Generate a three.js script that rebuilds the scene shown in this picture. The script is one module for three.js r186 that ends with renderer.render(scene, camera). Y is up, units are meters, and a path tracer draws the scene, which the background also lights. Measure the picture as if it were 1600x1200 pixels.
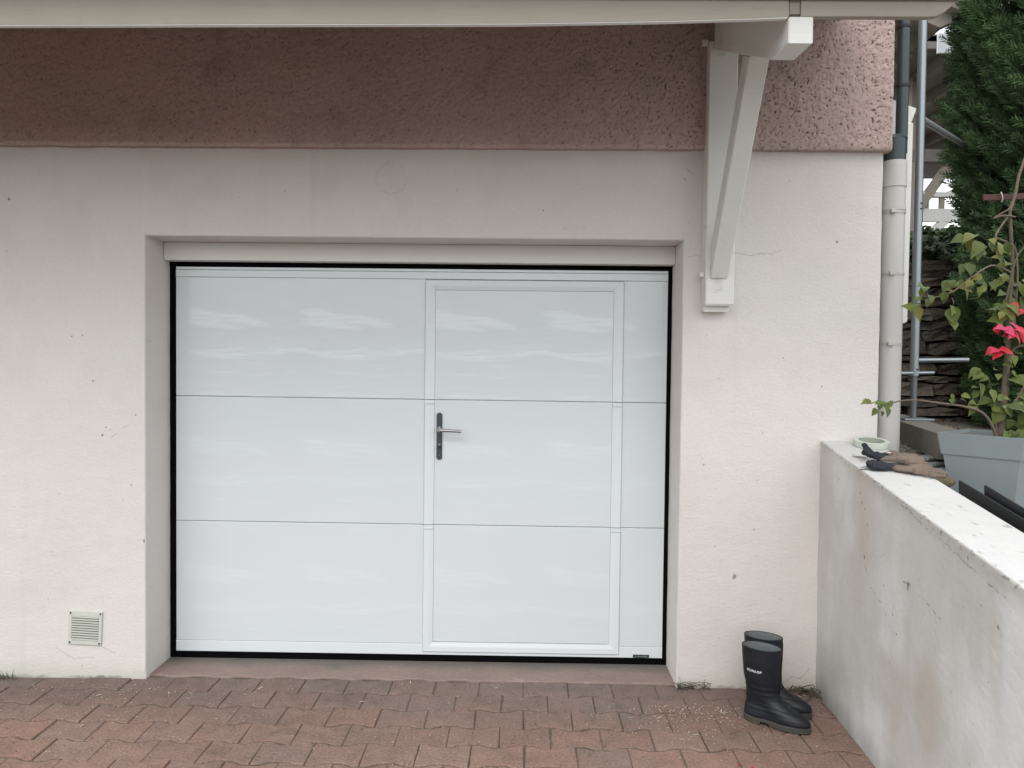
import * as THREE from 'three';
import { mergeGeometries, mergeVertices, toCreasedNormals } from 'three/addons/utils/BufferGeometryUtils.js';
import { RoundedBoxGeometry } from 'three/addons/geometries/RoundedBoxGeometry.js';
import { MarchingCubes } from 'three/addons/objects/MarchingCubes.js';

/* ---------------------------------------------------------------- camera, sky, sun, exposure */
const scene = new THREE.Scene();
const camera = new THREE.PerspectiveCamera(53.02, 4 / 3, 0.05, 900);
camera.position.set(0.5098, 1.5147, 3.583);
camera.rotation.set(-0.0277, 0.0127, 0.0110, 'YXZ');
scene.add(camera);

const renderer = new THREE.WebGLRenderer({ antialias: true });
renderer.setSize(1024, 768);
renderer.toneMapping = THREE.LinearToneMapping;
renderer.toneMappingExposure = 1.84;
renderer.shadowMap.enabled = true;

{ // overcast sky: soft, a little brighter towards the zenith
  const w = 128, h = 64, d = new Float32Array(w * h * 4);
  for (let j = 0; j < h; j++) for (let i = 0; i < w; i++) {
    const el = ((j + 0.5) / h - 0.5) * Math.PI, s = Math.max(0, Math.sin(el)), k = (j * w + i) * 4;
    const L = el < -0.02 ? 0.22 : 0.97 + 0.20 * s;
    d[k] = L * 0.975; d[k + 1] = L * 1.0; d[k + 2] = L * 1.03; d[k + 3] = 1;
  }
  const sky = new THREE.DataTexture(d, w, h, THREE.RGBAFormat, THREE.FloatType);
  sky.mapping = THREE.EquirectangularReflectionMapping; sky.magFilter = THREE.LinearFilter; sky.minFilter = THREE.LinearFilter; sky.needsUpdate = true;
  scene.background = sky; scene.environment = sky;
}
const sun = new THREE.DirectionalLight(0xfff6ea, 0.5);
sun.position.set(-2.2, 8.5, 6.5); sun.target.position.set(0.5, 0.8, 0);
sun.castShadow = true; sun.shadow.radius = 60; sun.shadow.mapSize.set(2048, 2048);
Object.assign(sun.shadow.camera, { left: -8, right: 8, top: 8, bottom: -8, near: 0.5, far: 40 });
scene.add(sun, sun.target);

/* ---------------------------------------------------------------- helpers */
let seed = 20240611;
function rnd() { seed |= 0; seed = (seed + 0x6D2B79F5) | 0; let t = Math.imul(seed ^ (seed >>> 15), 1 | seed); t = (t + Math.imul(t ^ (t >>> 7), 61 | t)) ^ t; return ((t ^ (t >>> 14)) >>> 0) / 4294967296; }
const rr = (a, b) => a + (b - a) * rnd();
const clamp = (x, a = 0, b = 1) => Math.min(b, Math.max(a, x));
const sstep = (a, b, x) => { const t = clamp((x - a) / (b - a)); return t * t * (3 - 2 * t); };
const mix = (a, b, t) => a + (b - a) * t;
const perm = new Uint8Array(512); { const p = [...Array(256).keys()]; for (let i = 255; i > 0; i--) { const j = Math.floor(rnd() * (i + 1)); [p[i], p[j]] = [p[j], p[i]]; } for (let i = 0; i < 512; i++) perm[i] = p[i & 255]; }
const gx = new Float32Array(256), gy = new Float32Array(256); for (let i = 0; i < 256; i++) { const a = i / 256 * Math.PI * 2; gx[i] = Math.cos(a); gy[i] = Math.sin(a); }
function n2(x, y) { // gradient noise, about -0.7 .. 0.7
  const xi = Math.floor(x), yi = Math.floor(y), xf = x - xi, yf = y - yi, X = xi & 255, Y = yi & 255;
  const u = xf * xf * xf * (xf * (xf * 6 - 15) + 10), v = yf * yf * yf * (yf * (yf * 6 - 15) + 10);
  const a = perm[perm[X] + Y], b = perm[perm[X + 1] + Y], c = perm[perm[X] + Y + 1], d = perm[perm[X + 1] + Y + 1];
  const p = gx[a] * xf + gy[a] * yf, q = gx[b] * (xf - 1) + gy[b] * yf, r = gx[c] * xf + gy[c] * (yf - 1), s = gx[d] * (xf - 1) + gy[d] * (yf - 1);
  return mix(mix(p, q, u), mix(r, s, u), v);
}
function fbm(x, y, o = 4) { let s = 0, a = 1, t = 0; for (let i = 0; i < o; i++) { s += a * n2(x, y); t += a; x = x * 2.03 + 17.1; y = y * 2.03 + 5.3; a *= 0.5; } return s / t * 1.6; }
const toS = (c) => { c = clamp(c); return Math.round(255 * (c <= 0.0031308 ? c * 12.92 : 1.055 * Math.pow(c, 1 / 2.4) - 0.055)); };
// texture over a rectangle [x0, x0+W] x [y0, y0+H] of uv space (metres); fn returns linear colour, or a height 0..1
function tex(w, h, x0, y0, W, H, fn, isColor = true, wrap = THREE.RepeatWrapping) {
  const d = new Uint8Array(w * h * 4);
  for (let j = 0; j < h; j++) for (let i = 0; i < w; i++) {
    const c = fn(x0 + (i + 0.5) / w * W, y0 + (j + 0.5) / h * H), k = (j * w + i) * 4;
    if (isColor) { d[k] = toS(c[0]); d[k + 1] = toS(c[1]); d[k + 2] = toS(c[2]); } else { d[k] = d[k + 1] = d[k + 2] = Math.round(255 * clamp(c)); }
    d[k + 3] = 255;
  }
  const t = new THREE.DataTexture(d, w, h, THREE.RGBAFormat);
  t.colorSpace = isColor ? THREE.SRGBColorSpace : THREE.NoColorSpace;
  t.wrapS = t.wrapT = wrap; t.magFilter = THREE.LinearFilter; t.minFilter = THREE.LinearMipmapLinearFilter; t.generateMipmaps = true; t.anisotropy = 8;
  t.repeat.set(1 / W, 1 / H); t.offset.set(-x0 / W, -y0 / H); t.needsUpdate = true;
  return t;
}
const lin = (r, g, b) => new THREE.Color().setRGB(r, g, b);
function mat(o) { const m = new THREE.MeshStandardMaterial(o); return m; }
const used = new Map();
function numbered(n) { const k = used.get(n) || 0; used.set(n, k + 1); return k ? n + '_' + String(k).padStart(3, '0') : n; }
function sh(o) { o.castShadow = true; o.receiveShadow = true; return o; }
function part(parent, name, g, m, label) { const o = sh(new THREE.Mesh(g, m)); o.name = numbered(name); if (label) o.userData.label = label; parent.add(o); return o; }
function group(parent, name) { const o = new THREE.Group(); o.name = numbered(name); parent.add(o); return o; }
function tag(o, label, category, grp) { o.userData.label = label; o.userData.category = category; if (grp) o.userData.group = grp; return o; }
function thing(name, label, category, p = [0, 0, 0], grp) { const o = new THREE.Group(); o.name = numbered(name); o.position.set(...p); scene.add(o); return tag(o, label, category, grp); }
function setting(o, name) { o.name = numbered(name); o.userData.kind = 'structure'; scene.add(o); return o; }
// box from corner to corner with a small chamfer
function box(x0, x1, y0, y1, z0, z1, r = 0.003) {
  const g = r > 0 ? new RoundedBoxGeometry(x1 - x0, y1 - y0, z1 - z0, 1, Math.min(r, (x1 - x0) / 2.01, (y1 - y0) / 2.01, (z1 - z0) / 2.01)) : new THREE.BoxGeometry(x1 - x0, y1 - y0, z1 - z0);
  g.translate((x0 + x1) / 2, (y0 + y1) / 2, (z0 + z1) / 2); planarUV(g); return g;
}
function planarUV(g) { // uv in metres by dominant normal
  const p = g.attributes.position, n = g.attributes.normal, uv = new Float32Array(p.count * 2);
  for (let i = 0; i < p.count; i++) {
    const ax = Math.abs(n.getX(i)), ay = Math.abs(n.getY(i)), az = Math.abs(n.getZ(i));
    if (az >= ax && az >= ay) { uv[2 * i] = p.getX(i); uv[2 * i + 1] = p.getY(i); } else if (ax >= ay) { uv[2 * i] = p.getZ(i); uv[2 * i + 1] = p.getY(i); } else { uv[2 * i] = p.getX(i); uv[2 * i + 1] = p.getZ(i); }
  }
  g.setAttribute('uv', new THREE.BufferAttribute(uv, 2)); return g;
}
// polygon in the (z, y) plane carried from x0 to x1
function prismX(pts, x0, x1, bev = 0.003) {
  const s = new THREE.Shape(pts.map(([z, y]) => new THREE.Vector2(-z, y)));
  const g = new THREE.ExtrudeGeometry(s, { depth: x1 - x0 - 2 * bev, bevelEnabled: bev > 0, bevelSize: bev, bevelThickness: bev, bevelOffset: -bev, bevelSegments: 1 });
  g.translate(0, 0, x0 + bev); g.rotateY(Math.PI / 2); planarUV(g); return g; // shape x -> -z, depth -> x
}
// polygon in the (x, y) plane carried from z0 to z1
function prismZ(pts, z0, z1, bev = 0.003, holes) {
  const s = new THREE.Shape(pts.map(([x, y]) => new THREE.Vector2(x, y)));
  if (holes) for (const h of holes) s.holes.push(new THREE.Path(h.map(([x, y]) => new THREE.Vector2(x, y))));
  const g = new THREE.ExtrudeGeometry(s, { depth: z1 - z0 - 2 * bev, bevelEnabled: bev > 0, bevelSize: bev, bevelThickness: bev, bevelOffset: -bev, bevelSegments: 1, curveSegments: 10 });
  g.translate(0, 0, z0 + bev); return g;
}
function tube(pts, r, seg = 40, rad = 8, closed = false) {
  const c = new THREE.CatmullRomCurve3(pts.map((p) => new THREE.Vector3(...p)), closed, 'centripetal');
  const g = new THREE.TubeGeometry(c, seg, 1, rad, closed);
  if (typeof r === 'number') r = [r, r];
  const P = g.attributes.position, v = new THREE.Vector3(), o = new THREE.Vector3();
  for (let i = 0; i <= seg; i++) { c.getPointAt(i / seg, o); const k = mix(r[0], r[1], i / seg); for (let j = 0; j <= rad; j++) { const q = i * (rad + 1) + j; v.fromBufferAttribute(P, q).sub(o).multiplyScalar(k).add(o); P.setXYZ(q, v.x, v.y, v.z); } }
  return g;
}
function cyl(x, y0, y1, z, r0, r1 = r0, seg = 28) { const g = new THREE.CylinderGeometry(r1, r0, y1 - y0, seg, 1, false); g.translate(x, (y0 + y1) / 2, z); return g; }
function bar(a, b, r, seg = 12) { const A = new THREE.Vector3(...a), B = new THREE.Vector3(...b), L = A.distanceTo(B); const g = new THREE.CylinderGeometry(r, r, L, seg); g.translate(0, L / 2, 0); g.applyQuaternion(new THREE.Quaternion().setFromUnitVectors(new THREE.Vector3(0, 1, 0), B.clone().sub(A).normalize())); g.translate(...a); return g; }
function beam(a, b, w, h, up = [0, 1, 0]) { // straight timber from a to b, w across, h along 'up'
  const A = new THREE.Vector3(...a), B = new THREE.Vector3(...b), d = B.clone().sub(A), L = d.length(); d.normalize();
  const s = new THREE.Vector3().crossVectors(new THREE.Vector3(...up), d).normalize(), u = new THREE.Vector3().crossVectors(d, s);
  const g = new RoundedBoxGeometry(w, h, L, 1, 0.003); g.translate(0, 0, L / 2); g.applyMatrix4(new THREE.Matrix4().makeBasis(s, u, d).setPosition(A)); planarUV(g); return g;
}
function grid(nu, nv, fn, uvfn) { // fn(u, v) -> [x, y, z]
  const P = [], U = [], I = [];
  for (let j = 0; j <= nv; j++) for (let i = 0; i <= nu; i++) { const p = fn(i / nu, j / nv); P.push(...p); U.push(...(uvfn ? uvfn(i / nu, j / nv, p) : [p[0], p[1]])); }
  for (let j = 0; j < nv; j++) for (let i = 0; i < nu; i++) { const a = j * (nu + 1) + i, b = a + 1, c = a + nu + 1, d = c + 1; I.push(a, b, d, a, d, c); }
  const g = new THREE.BufferGeometry(); g.setAttribute('position', new THREE.Float32BufferAttribute(P, 3)); g.setAttribute('uv', new THREE.Float32BufferAttribute(U, 2)); g.setIndex(I); g.computeVertexNormals(); return g;
}
const dist2seg = (x, y, a, b, c, d) => { const t = clamp(((x - a) * (c - a) + (y - b) * (d - b)) / ((c - a) ** 2 + (d - b) ** 2)); return Math.hypot(x - a - t * (c - a), y - b - t * (d - b)); };

/* ---------------------------------------------------------------- materials */
const wallPits = [[-1.892, 2.252, .007], [1.955, 2.087, .006], [1.25, 2.369, .004], [-1.259, .657, .009], [1.514, .53, .009], [1.51, .52, .006], [-1.501, 1.408, .005], [-1.457, 1.153, .006], [-1.44, 1.19, .004], [-1.42, 1.18, .003], [1.63, 1.2, .003], [1.72, 1.55, .003], [-1.55, 1.62, .004], [-1.6, 1.615, .004], [-1.3, 1.25, .004], [-1.32, .92, .004], [1.6, .75, .004], [1.42, 1.45, .003], [1.36, 1.05, .004], [-0.6, 2.3, .003], [.6, 2.22, .004], [.2, 2.31, .003], [-1.7, .6, .003], [1.9, 1.42, .004]];
for (let i = 0; i < 90; i++) wallPits.push([rr(-2.2, 2.15), rr(.05, 2.45), rr(.001, .003)]);
const cracks = [[1.48, 2.035, 1.56, 2.02], [1.56, 2.02, 1.60, 2.032], [1.60, 2.032, 1.66, 2.03], [1.66, 2.03, 1.70, 2.05], [1.27, 2.01, 1.31, 2.02], [1.31, 2.02, 1.33, 2.016], [1.25, 2.42, 1.29, 2.39], [1.74, .02, 1.79, .06], [1.79, .06, 1.83, .05], [1.83, .05, 1.87, .10], [-1.42, 1.14, -1.39, 1.16], [-1.36, 1.19, -1.33, 1.205], [-1.46, .15, -1.40, .12], [-1.68, .14, -1.60, .09], [-1.60, .09, -1.5, .10]];
const wallMap = tex(2048, 1280, -2.65, -0.1, 4.85, 3.1, (x, y) => {
  const a = fbm(x * 0.9, y * 0.9, 4), b = fbm(x * 6 + 40, y * 6, 4), c = fbm(x * 55, y * 55 + 9, 2);
  let k = 1 + 0.040 * a + 0.030 * b + 0.025 * c;
  let pink = clamp(0.55 + 0.6 * fbm(x * 0.55 + 7, y * 0.7 + 3, 3) + 0.35 * sstep(1.7, 2.4, y) + 0.2 * sstep(.6, 1.4, x) - 0.25 * sstep(-1.0, -2.2, x), 0, 1);
  let r = mix(0.640, 0.668, pink), g = mix(0.628, 0.628, pink), bl = mix(0.600, 0.596, pink);
  const patch = sstep(.12, .30, fbm(x * 2.6 + 50, y * 2.2 + 20, 4)); r *= 1 - .020 * patch; g *= 1 - .020 * patch; bl *= 1 - .03 * patch;
  const scuff = sstep(.42, .75, fbm(x * 11 + 5, y * 19 + 8, 4)) * sstep(.0, .5, fbm(x * 1.7, y * 1.7 + 31, 2)); k *= 1 - .07 * scuff;
  // washed patches and runs
  const run = sstep(0.25, 0.75, fbm(x * 9 + 100, y * 0.6, 3)); k *= 1 - 0.030 * run;
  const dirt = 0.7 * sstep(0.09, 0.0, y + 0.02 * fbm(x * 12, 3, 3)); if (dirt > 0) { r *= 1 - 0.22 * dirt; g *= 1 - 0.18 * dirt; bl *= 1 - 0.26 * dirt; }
  const moss = sstep(0.014, 0.002, y + 0.016 * fbm(x * 25, 8, 3)) * sstep(-.3, .3, fbm(x * 4, 2, 3)); r = mix(r, 0.12, moss * 0.75); g = mix(g, 0.12, moss * 0.75); bl = mix(bl, 0.08, moss * 0.75);
  // patched round hole over the door
  const dd = Math.hypot(x + 0.104, y - 2.364); k *= 1 - 0.16 * clamp(.5 + 1.2 * n2(x * 18, y * 18 + 3)) * sstep(0.008, 0, Math.abs(dd - 0.071 - 0.004 * n2(x * 30, y * 30))) - 0.025 * sstep(0.07, 0.06, dd) * (0.6 + fbm(x * 30, y * 30, 2));
  // water mark under the band
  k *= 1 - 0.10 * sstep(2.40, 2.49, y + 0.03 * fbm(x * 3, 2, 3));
  for (const [px, py, pr] of wallPits) { const dx = x - px, dy = y - py; if (Math.abs(dx) < 0.05 && Math.abs(dy) < 0.05) { const m = sstep(pr * 1.2, pr * 0.4, Math.hypot(dx, dy * 0.8) + 0.4 * pr * n2(x * 300, y * 300)); k *= 1 - 0.6 * m; } }
  for (const [q, w, e, t] of cracks) if (x > Math.min(q, e) - .02 && x < Math.max(q, e) + .02) { const m = sstep(0.0028, 0.0008, dist2seg(x + .006 * n2(x * 60, y * 60), y + .006 * n2(x * 60 + 9, y * 60), q, w, e, t)); k *= 1 - 0.28 * m; }
  return [r * k, g * k, bl * k];
}, true, THREE.MirroredRepeatWrapping);
const wallBump = tex(2048, 1280, -2.65, -0.1, 4.85, 3.1, (x, y) => 0.5 + 0.20 * fbm(x * 10, y * 14, 4) + 0.11 * fbm(x * 70, y * 110, 3) - 0.15 * sstep(.5, .9, fbm(x * 40 + 3, y * 90, 2)) * sstep(.5, .1, y), false, THREE.MirroredRepeatWrapping);
const mWall = mat({ map: wallMap, bumpMap: wallBump, bumpScale: 0.006, roughness: 0.93 });

const wormy = (x, y) => { // pits of a scraped rough render, 0 none .. 1 deep; crisper towards the right
  const wx = x + 0.010 * n2(x * 35, y * 35 + 50), wy = y + 0.010 * n2(x * 35 + 80, y * 35);
  const a = n2(wx * 98, wy * 76), b = Math.abs(n2(wx * 78 + 31, wy * 60 + 12)), c = n2(wx * 120 + 9, wy * 95);
  const where = sstep(-0.10, 0.30, n2(wx * 15 + 5, wy * 17 + 77));
  return clamp(sstep(0.28, 0.44, a) * mix(.45, .9, where) + 0.9 * sstep(0.07, 0.0, b) * sstep(0.10, 0.4, n2(wx * 28 + 9, wy * 24 + 7)) + .5 * sstep(.34, .5, c) * where) * mix(.55, 1, sstep(.4, 1.3, x));
};
const bandMap = tex(2048, 384, -2.65, 2.45, 4.9, 0.85, (x, y) => {
  const p = wormy(x, y), a = fbm(x * 1.4, y * 1.6, 4), c = fbm(x * 60, y * 60, 3);
  let k = 1 + 0.20 * a + 0.13 * c - .16 * sstep(.15, .7, fbm(x * 5 + 70, y * 4, 4)); let r = 0.42, g = 0.318, b = 0.290;
  const old = sstep(0.9, -2.2, x); r = mix(r, 0.385, old); g = mix(g, 0.262, old); b = mix(b, 0.226, old);
  const alg = clamp(sstep(-1.5, -2.4, x) * 0.7 + 0.5 * sstep(.2, .7, fbm(x * 1.1 + 30, y * 2, 3))); r *= 1 - 0.12 * alg; b *= 1 - 0.10 * alg;
  for (const [q, w, s] of [[-0.72, 3.06, .075], [0.12, 3.08, .085], [0.94, 3.1, .07]]) { const m = sstep(s, s * .6, Math.hypot((x - q) * .8, y - w) + 0.03 * n2(x * 25, y * 25)); r = mix(r, .42, m * .6); g = mix(g, .36, m * .6); b = mix(b, .26, m * .6); }
  const lip = sstep(2.515, 2.503, y + 0.006 * n2(x * 30, 1)); r = mix(r, 0.50, lip * .5); g = mix(g, 0.42, lip * .5); b = mix(b, 0.36, lip * .5);
  const dust = p * .72; r = mix(r, 0.085, dust); g = mix(g, 0.058, dust); b = mix(b, 0.05, dust);
  return [r * k, g * k, b * k];
}, true, THREE.MirroredRepeatWrapping);
const mBand = mat({ map: bandMap, roughness: 0.97, bumpMap: tex(2048, 384, -2.65, 2.45, 4.9, 0.85, (x, y) => 0.6 + 0.16 * fbm(x * 55, y * 55, 3) - 0.55 * wormy(x, y), false, THREE.MirroredRepeatWrapping), bumpScale: 0.008 });

function paintMat(base, wear, rough = 0.6, s = 0) { // painted timber, grain along u
  const m = tex(512, 512, 0, 0, 0.8, 0.8, (x, y) => { const k = 1 + 0.05 * fbm(x * 5 + s, y * 5, 3) + 0.03 * fbm(x * 12, y * 130 + s, 2); const w = wear * sstep(0.35, 0.8, fbm(x * 7 + s * 3, y * 16, 4)); return base.map((c, i) => mix(c * k, c * [0.55, 0.5, 0.42][i], w)); }, true, THREE.MirroredRepeatWrapping);
  return mat({ map: m, roughness: rough, bumpMap: tex(512, 512, 0, 0, 0.8, 0.8, (x, y) => 0.5 + 0.25 * fbm(x * 8 + s, y * 130, 3), false, THREE.MirroredRepeatWrapping), bumpScale: 0.0012 });
}
const mTrim = paintMat([0.70, 0.70, 0.67], 0.55, 0.6, 3);
const mFascia = paintMat([0.335, 0.302, 0.25], 0.7, 0.7, 11);
const mOldWood = paintMat([0.30, 0.27, 0.22], 0.6, 0.8, 17);
const mSoffit = paintMat([0.42, 0.38, 0.33], 0.5, 0.75, 23);
const mLintel = mat({ color: lin(0.68, 0.67, 0.64), roughness: 0.55 });

const grainH = (x, y) => { // pressed wood grain of the steel sheet, same pattern on every sheet
  const px = ((x % 0.61) + 0.61) % 0.61, blend = sstep(0.50, 0.61, px);
  const f = (X) => { const w = y + 0.014 * n2(X * 3.2, y * 7) + 0.005 * n2(X * 11 + 4, y * 22); const patch = sstep(0.08, 0.36, fbm(X * 1.9 + 3, w * 12 + 2, 3)) * clamp(.62 + 1.0 * n2(X * 5 + 2, w * 95 + 4) + .5 * n2(X * 22, w * 190)); const ln = (w + .0006 * n2(X * 14, w * 90)) / 0.0022; return [patch, 0.5 * n2(X * 3.1, w * 30 + 9), ln - Math.floor(ln), n2(X * 9, w * 230)]; };
  const A = f(px); if (blend <= 0) return A; const B = f(px - 0.61); return A.map((v, i) => mix(v, B[i], blend));
};
const doorNormal = tex(1024, 1024, 0, 0, 0.61, 0.64, () => 0.5, false);
{ const d = doorNormal.image.data; for (let j = 0; j < 1024; j++) for (let i = 0; i < 1024; i++) { const [p, sl, t, g] = grainH((i + .5) / 1024 * .61, (j + .5) / 1024 * .64), k = (j * 1024 + i) * 4, ny = -.040 + .082 * p + .020 * sl + .026 * g, nx = .02 * sl; d[k] = Math.round(127.5 + 127.5 * nx); d[k + 1] = Math.round(127.5 + 127.5 * ny); d[k + 2] = Math.round(127.5 + 127.5 * Math.sqrt(1 - nx * nx - ny * ny)); } }
const doorRough = tex(512, 512, 0, 0, 0.61, 0.64, (x, y) => { const [p, s, t, g] = grainH(x, y); return 0.17 + 0.03 * g; }, false);
const mDoor = new THREE.MeshPhysicalMaterial({ color: lin(0.685, 0.738, 0.752), roughness: 1, roughnessMap: doorRough, normalMap: doorNormal, ior: 1.65 });
const mDoorSmooth = new THREE.MeshPhysicalMaterial({ color: lin(0.70, 0.75, 0.762), roughness: 0.34 });
const mSeam = mat({ color: lin(0.5, 0.53, 0.54), roughness: 0.6 });
const mRubber = new THREE.MeshPhysicalMaterial({ color: lin(0.003, 0.003, 0.0035), roughness: 0.95, specularIntensity: .12 });
const mChrome = mat({ color: lin(0.40, 0.40, 0.41), metalness: 1, roughness: 0.2 });
const mPlate = mat({ color: lin(0.075, 0.085, 0.092), metalness: 0.7, roughness: 0.42 });

const paverMap = tex(2048, 1024, -2.9, -0.3, 4.9, 2.45, (x, z) => {
  const a = fbm(x * 1.3, z * 1.6 + 4, 4), b = fbm(x * 14, z * 14, 3), c = fbm(x * 90, z * 90, 2);
  let k = 1.06 + 0.22 * a + 0.20 * b + 0.34 * c; const near = sstep(.0, .6, z + .3 * fbm(x * 1.2, z * 2, 3)); let r = mix(.168, .228, near), g = mix(.120, .148, near), bl = mix(.102, .121, near);
  const cem = clamp(sstep(0.1, 0.6, fbm(x * 1.7 + 20, z * 2.2, 4)) * 0.55 + 0.30 * sstep(0.45, -0.05, z)); // grey dust of cement
  const gr = 0.155; r = mix(r, gr * 1.04, cem * .75); g = mix(g, gr * .90, cem * .75); bl = mix(bl, gr * .83, cem * .75);
  const dark = sstep(0.25, 0.75, fbm(x * 2.3 + 60, z * 3.1, 4)); k *= 1 - 0.25 * dark;
  const lite = sstep(0.55, 0.75, fbm(x * 6 + 11, z * 6, 3)); r = mix(r, .30, lite * .35); g = mix(g, .25, lite * .35); bl = mix(bl, .215, lite * .35);
  const moss = sstep(.3, .7, fbm(x * 5 + 91, z * 7, 4)) * .35; r *= 1 - .45 * moss; g *= 1 - .32 * moss; bl *= 1 - .5 * moss;
  const sp = n2(x * 150 + 7, z * 150); if (sp > 0.44) k *= 1.5;
  return [r * k, g * k, bl * k];
}, true, THREE.MirroredRepeatWrapping);
const paverBump = tex(1024, 512, -2.9, -0.3, 4.9, 2.45, (x, z) => 0.5 + 0.25 * fbm(x * 20, z * 20, 3) + 0.35 * n2(x * 95, z * 95), false, THREE.MirroredRepeatWrapping);
const paverTints = [[1.05, 1.04, 1.03], [1.09, 1.03, 1.0], [1.0, 1.02, 1.03], [1.07, 1.07, 1.07], [1.0, .97, .96], [1.1, 1.05, 1.02]].map((t) => mat({ map: paverMap, color: lin(...t.map((c) => Math.min(1, c * .92))), bumpMap: paverBump, bumpScale: 0.006, roughness: 0.92 }));
const mSand = mat({ roughness: 1, map: tex(512, 512, 0, 0, 0.6, 0.6, (x, y) => { const k = 1 + 0.5 * fbm(x * 60, y * 60, 3), m = sstep(.1, .6, fbm(x * 9, y * 9, 3)); return [mix(.125, .065, m) * k, mix(.10, .065, m) * k, mix(.08, .04, m) * k]; }) });
const mThresh = mat({ roughness: 0.9, bumpScale: 0.004, map: tex(1536, 192, -1.3, -0.3, 2.6, 0.32, (x, z) => { const k = 1 + 0.14 * fbm(x * 5, z * 8, 4) + 0.12 * fbm(x * 45, z * 45, 3), f = sstep(-.23, -.13, z + .05 * fbm(x * 4, 3, 3)); const s = sstep(.5, .75, fbm(x * 9 + 4, z * 12, 3)); return [mix(mix(.165, .255, f), .33, s * .5) * k, mix(mix(.152, .188, f), .29, s * .5) * k, mix(mix(.135, .165, f), .26, s * .5) * k]; }, true, THREE.MirroredRepeatWrapping), bumpMap: tex(768, 128, -1.3, -0.3, 2.6, 0.32, (x, z) => .5 + .4 * fbm(x * 25, z * 25, 4), false, THREE.MirroredRepeatWrapping) });

const stainsR = [[.55, .98, .18, .32, .35], [1.08, .40, .15, .24, .75], [.80, .33, .17, .22, .7], [1.46, .72, .06, .16, .45], [.47, .80, .13, .38, .35], [1.75, .5, .2, .4, .5]]; // z, y, half widths, strength
const topR0 = (z) => 1.168 - 0.146 * z;
const chipsR = [[.234, 1.021, .006], [.25, 1.03, .005], [.483, 1.007, .007], [.50, .97, .006], [.53, .95, .005], [.555, .893, .005], [.531, .76, .010], [.803, .619, .006], [.56, .86, .004], [1.464, .801, .007], [.84, .56, .006], [.72, .70, .005], [1.3, .95, .006], [.3, .6, .003], [.6, .4, .003], [1.0, .8, .003]];
for (let i = 0; i < 60; i++) { const z = rr(.05, 2.0); chipsR.push([z, rr(.05, 1) * (topR0(z) - .05), rr(.0015, .004)]); }
const cracksR = [[.49, 1.0, .52, .96], [.54, .73, .56, .68], [.60, .655, .70, .63], [.70, .63, .77, .58], [.77, .58, .80, .55], [.93, .765, 1.15, .72], [.93, .765, .93, .745], [1.0, .99, 1.15, .965], [1.15, .965, 1.3, .93], [1.3, .93, 1.5, .89], [.85, 1.03, 1.0, .995]];
const topR = (z) => 1.168 - 0.146 * z;
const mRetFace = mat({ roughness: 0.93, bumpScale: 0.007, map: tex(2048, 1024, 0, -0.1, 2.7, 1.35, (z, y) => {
  let k = 1 + 0.09 * fbm(z * 1.6, y * 1.6, 4) + 0.075 * fbm(z * 9, y * 9, 5) + 0.025 * fbm(z * 70, y * 70, 2), r = .535, g = .525, b = .502;
  const w = sstep(-0.12, 0.42, fbm(z * 2.2 + 9, y * 1.0 + 2, 4)); r = mix(r, .66, w); g = mix(g, .664, w); b = mix(b, .655, w); // whiter coat showing through
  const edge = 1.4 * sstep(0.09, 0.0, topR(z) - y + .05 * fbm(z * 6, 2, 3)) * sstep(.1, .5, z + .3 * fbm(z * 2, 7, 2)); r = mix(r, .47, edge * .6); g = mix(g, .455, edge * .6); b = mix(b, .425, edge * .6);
  for (const [sz, sy, a, c, st] of stainsR) { const q = sstep(1, .35, Math.hypot((z - sz) / a, (y - sy) / c) + .35 * fbm(z * 8, y * 6, 3)); r = mix(r, .46, q * st * .75); g = mix(g, .405, q * st * .75); b = mix(b, .345, q * st * .75); }
  const run = sstep(.25, .8, fbm(z * 10, y * .8, 3)); k *= 1 - .06 * run;
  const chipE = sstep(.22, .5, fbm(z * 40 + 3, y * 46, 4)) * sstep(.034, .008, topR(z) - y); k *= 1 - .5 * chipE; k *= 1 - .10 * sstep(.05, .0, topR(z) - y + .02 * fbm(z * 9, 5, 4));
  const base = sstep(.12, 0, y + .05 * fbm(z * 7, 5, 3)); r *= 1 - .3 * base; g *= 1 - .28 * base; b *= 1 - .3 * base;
  const alg = sstep(1.2, 2.0, z) * sstep(.1, .6, fbm(z * 3, y * 3, 3)); r *= 1 - .10 * alg; b *= 1 - .14 * alg;
  const rust = sstep(.02, 0, Math.abs(z - .935 + .015 * n2(y * 12, 1))) * sstep(.74, .6, y) * sstep(.2, .5, y); k *= 1 - .05 * rust;
  for (const [q, t, s] of chipsR) { const m = sstep(s * 1.3, s * .4, Math.hypot((z - q) * 1.3, y - t) + s * .8 * n2(z * 160, y * 160)); k *= 1 - .55 * m; }
  for (const [q, e, t, u] of cracksR) { const m = sstep(.0035, .001, dist2seg(z + .012 * n2(z * 30, y * 30), y + .010 * n2(z * 30 + 8, y * 30), q, e, t, u)); k *= 1 - .40 * m * sstep(-.2, .2, n2(z * 40, y * 40)); }
  return [r * k, g * k, b * k];
}, true, THREE.MirroredRepeatWrapping), bumpMap: tex(1024, 512, 0, -0.1, 2.7, 1.35, (z, y) => .5 + .20 * fbm(z * 7, y * 7, 4) + .08 * fbm(z * 38 + 3, y * 43, 2), false, THREE.MirroredRepeatWrapping) });
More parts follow.
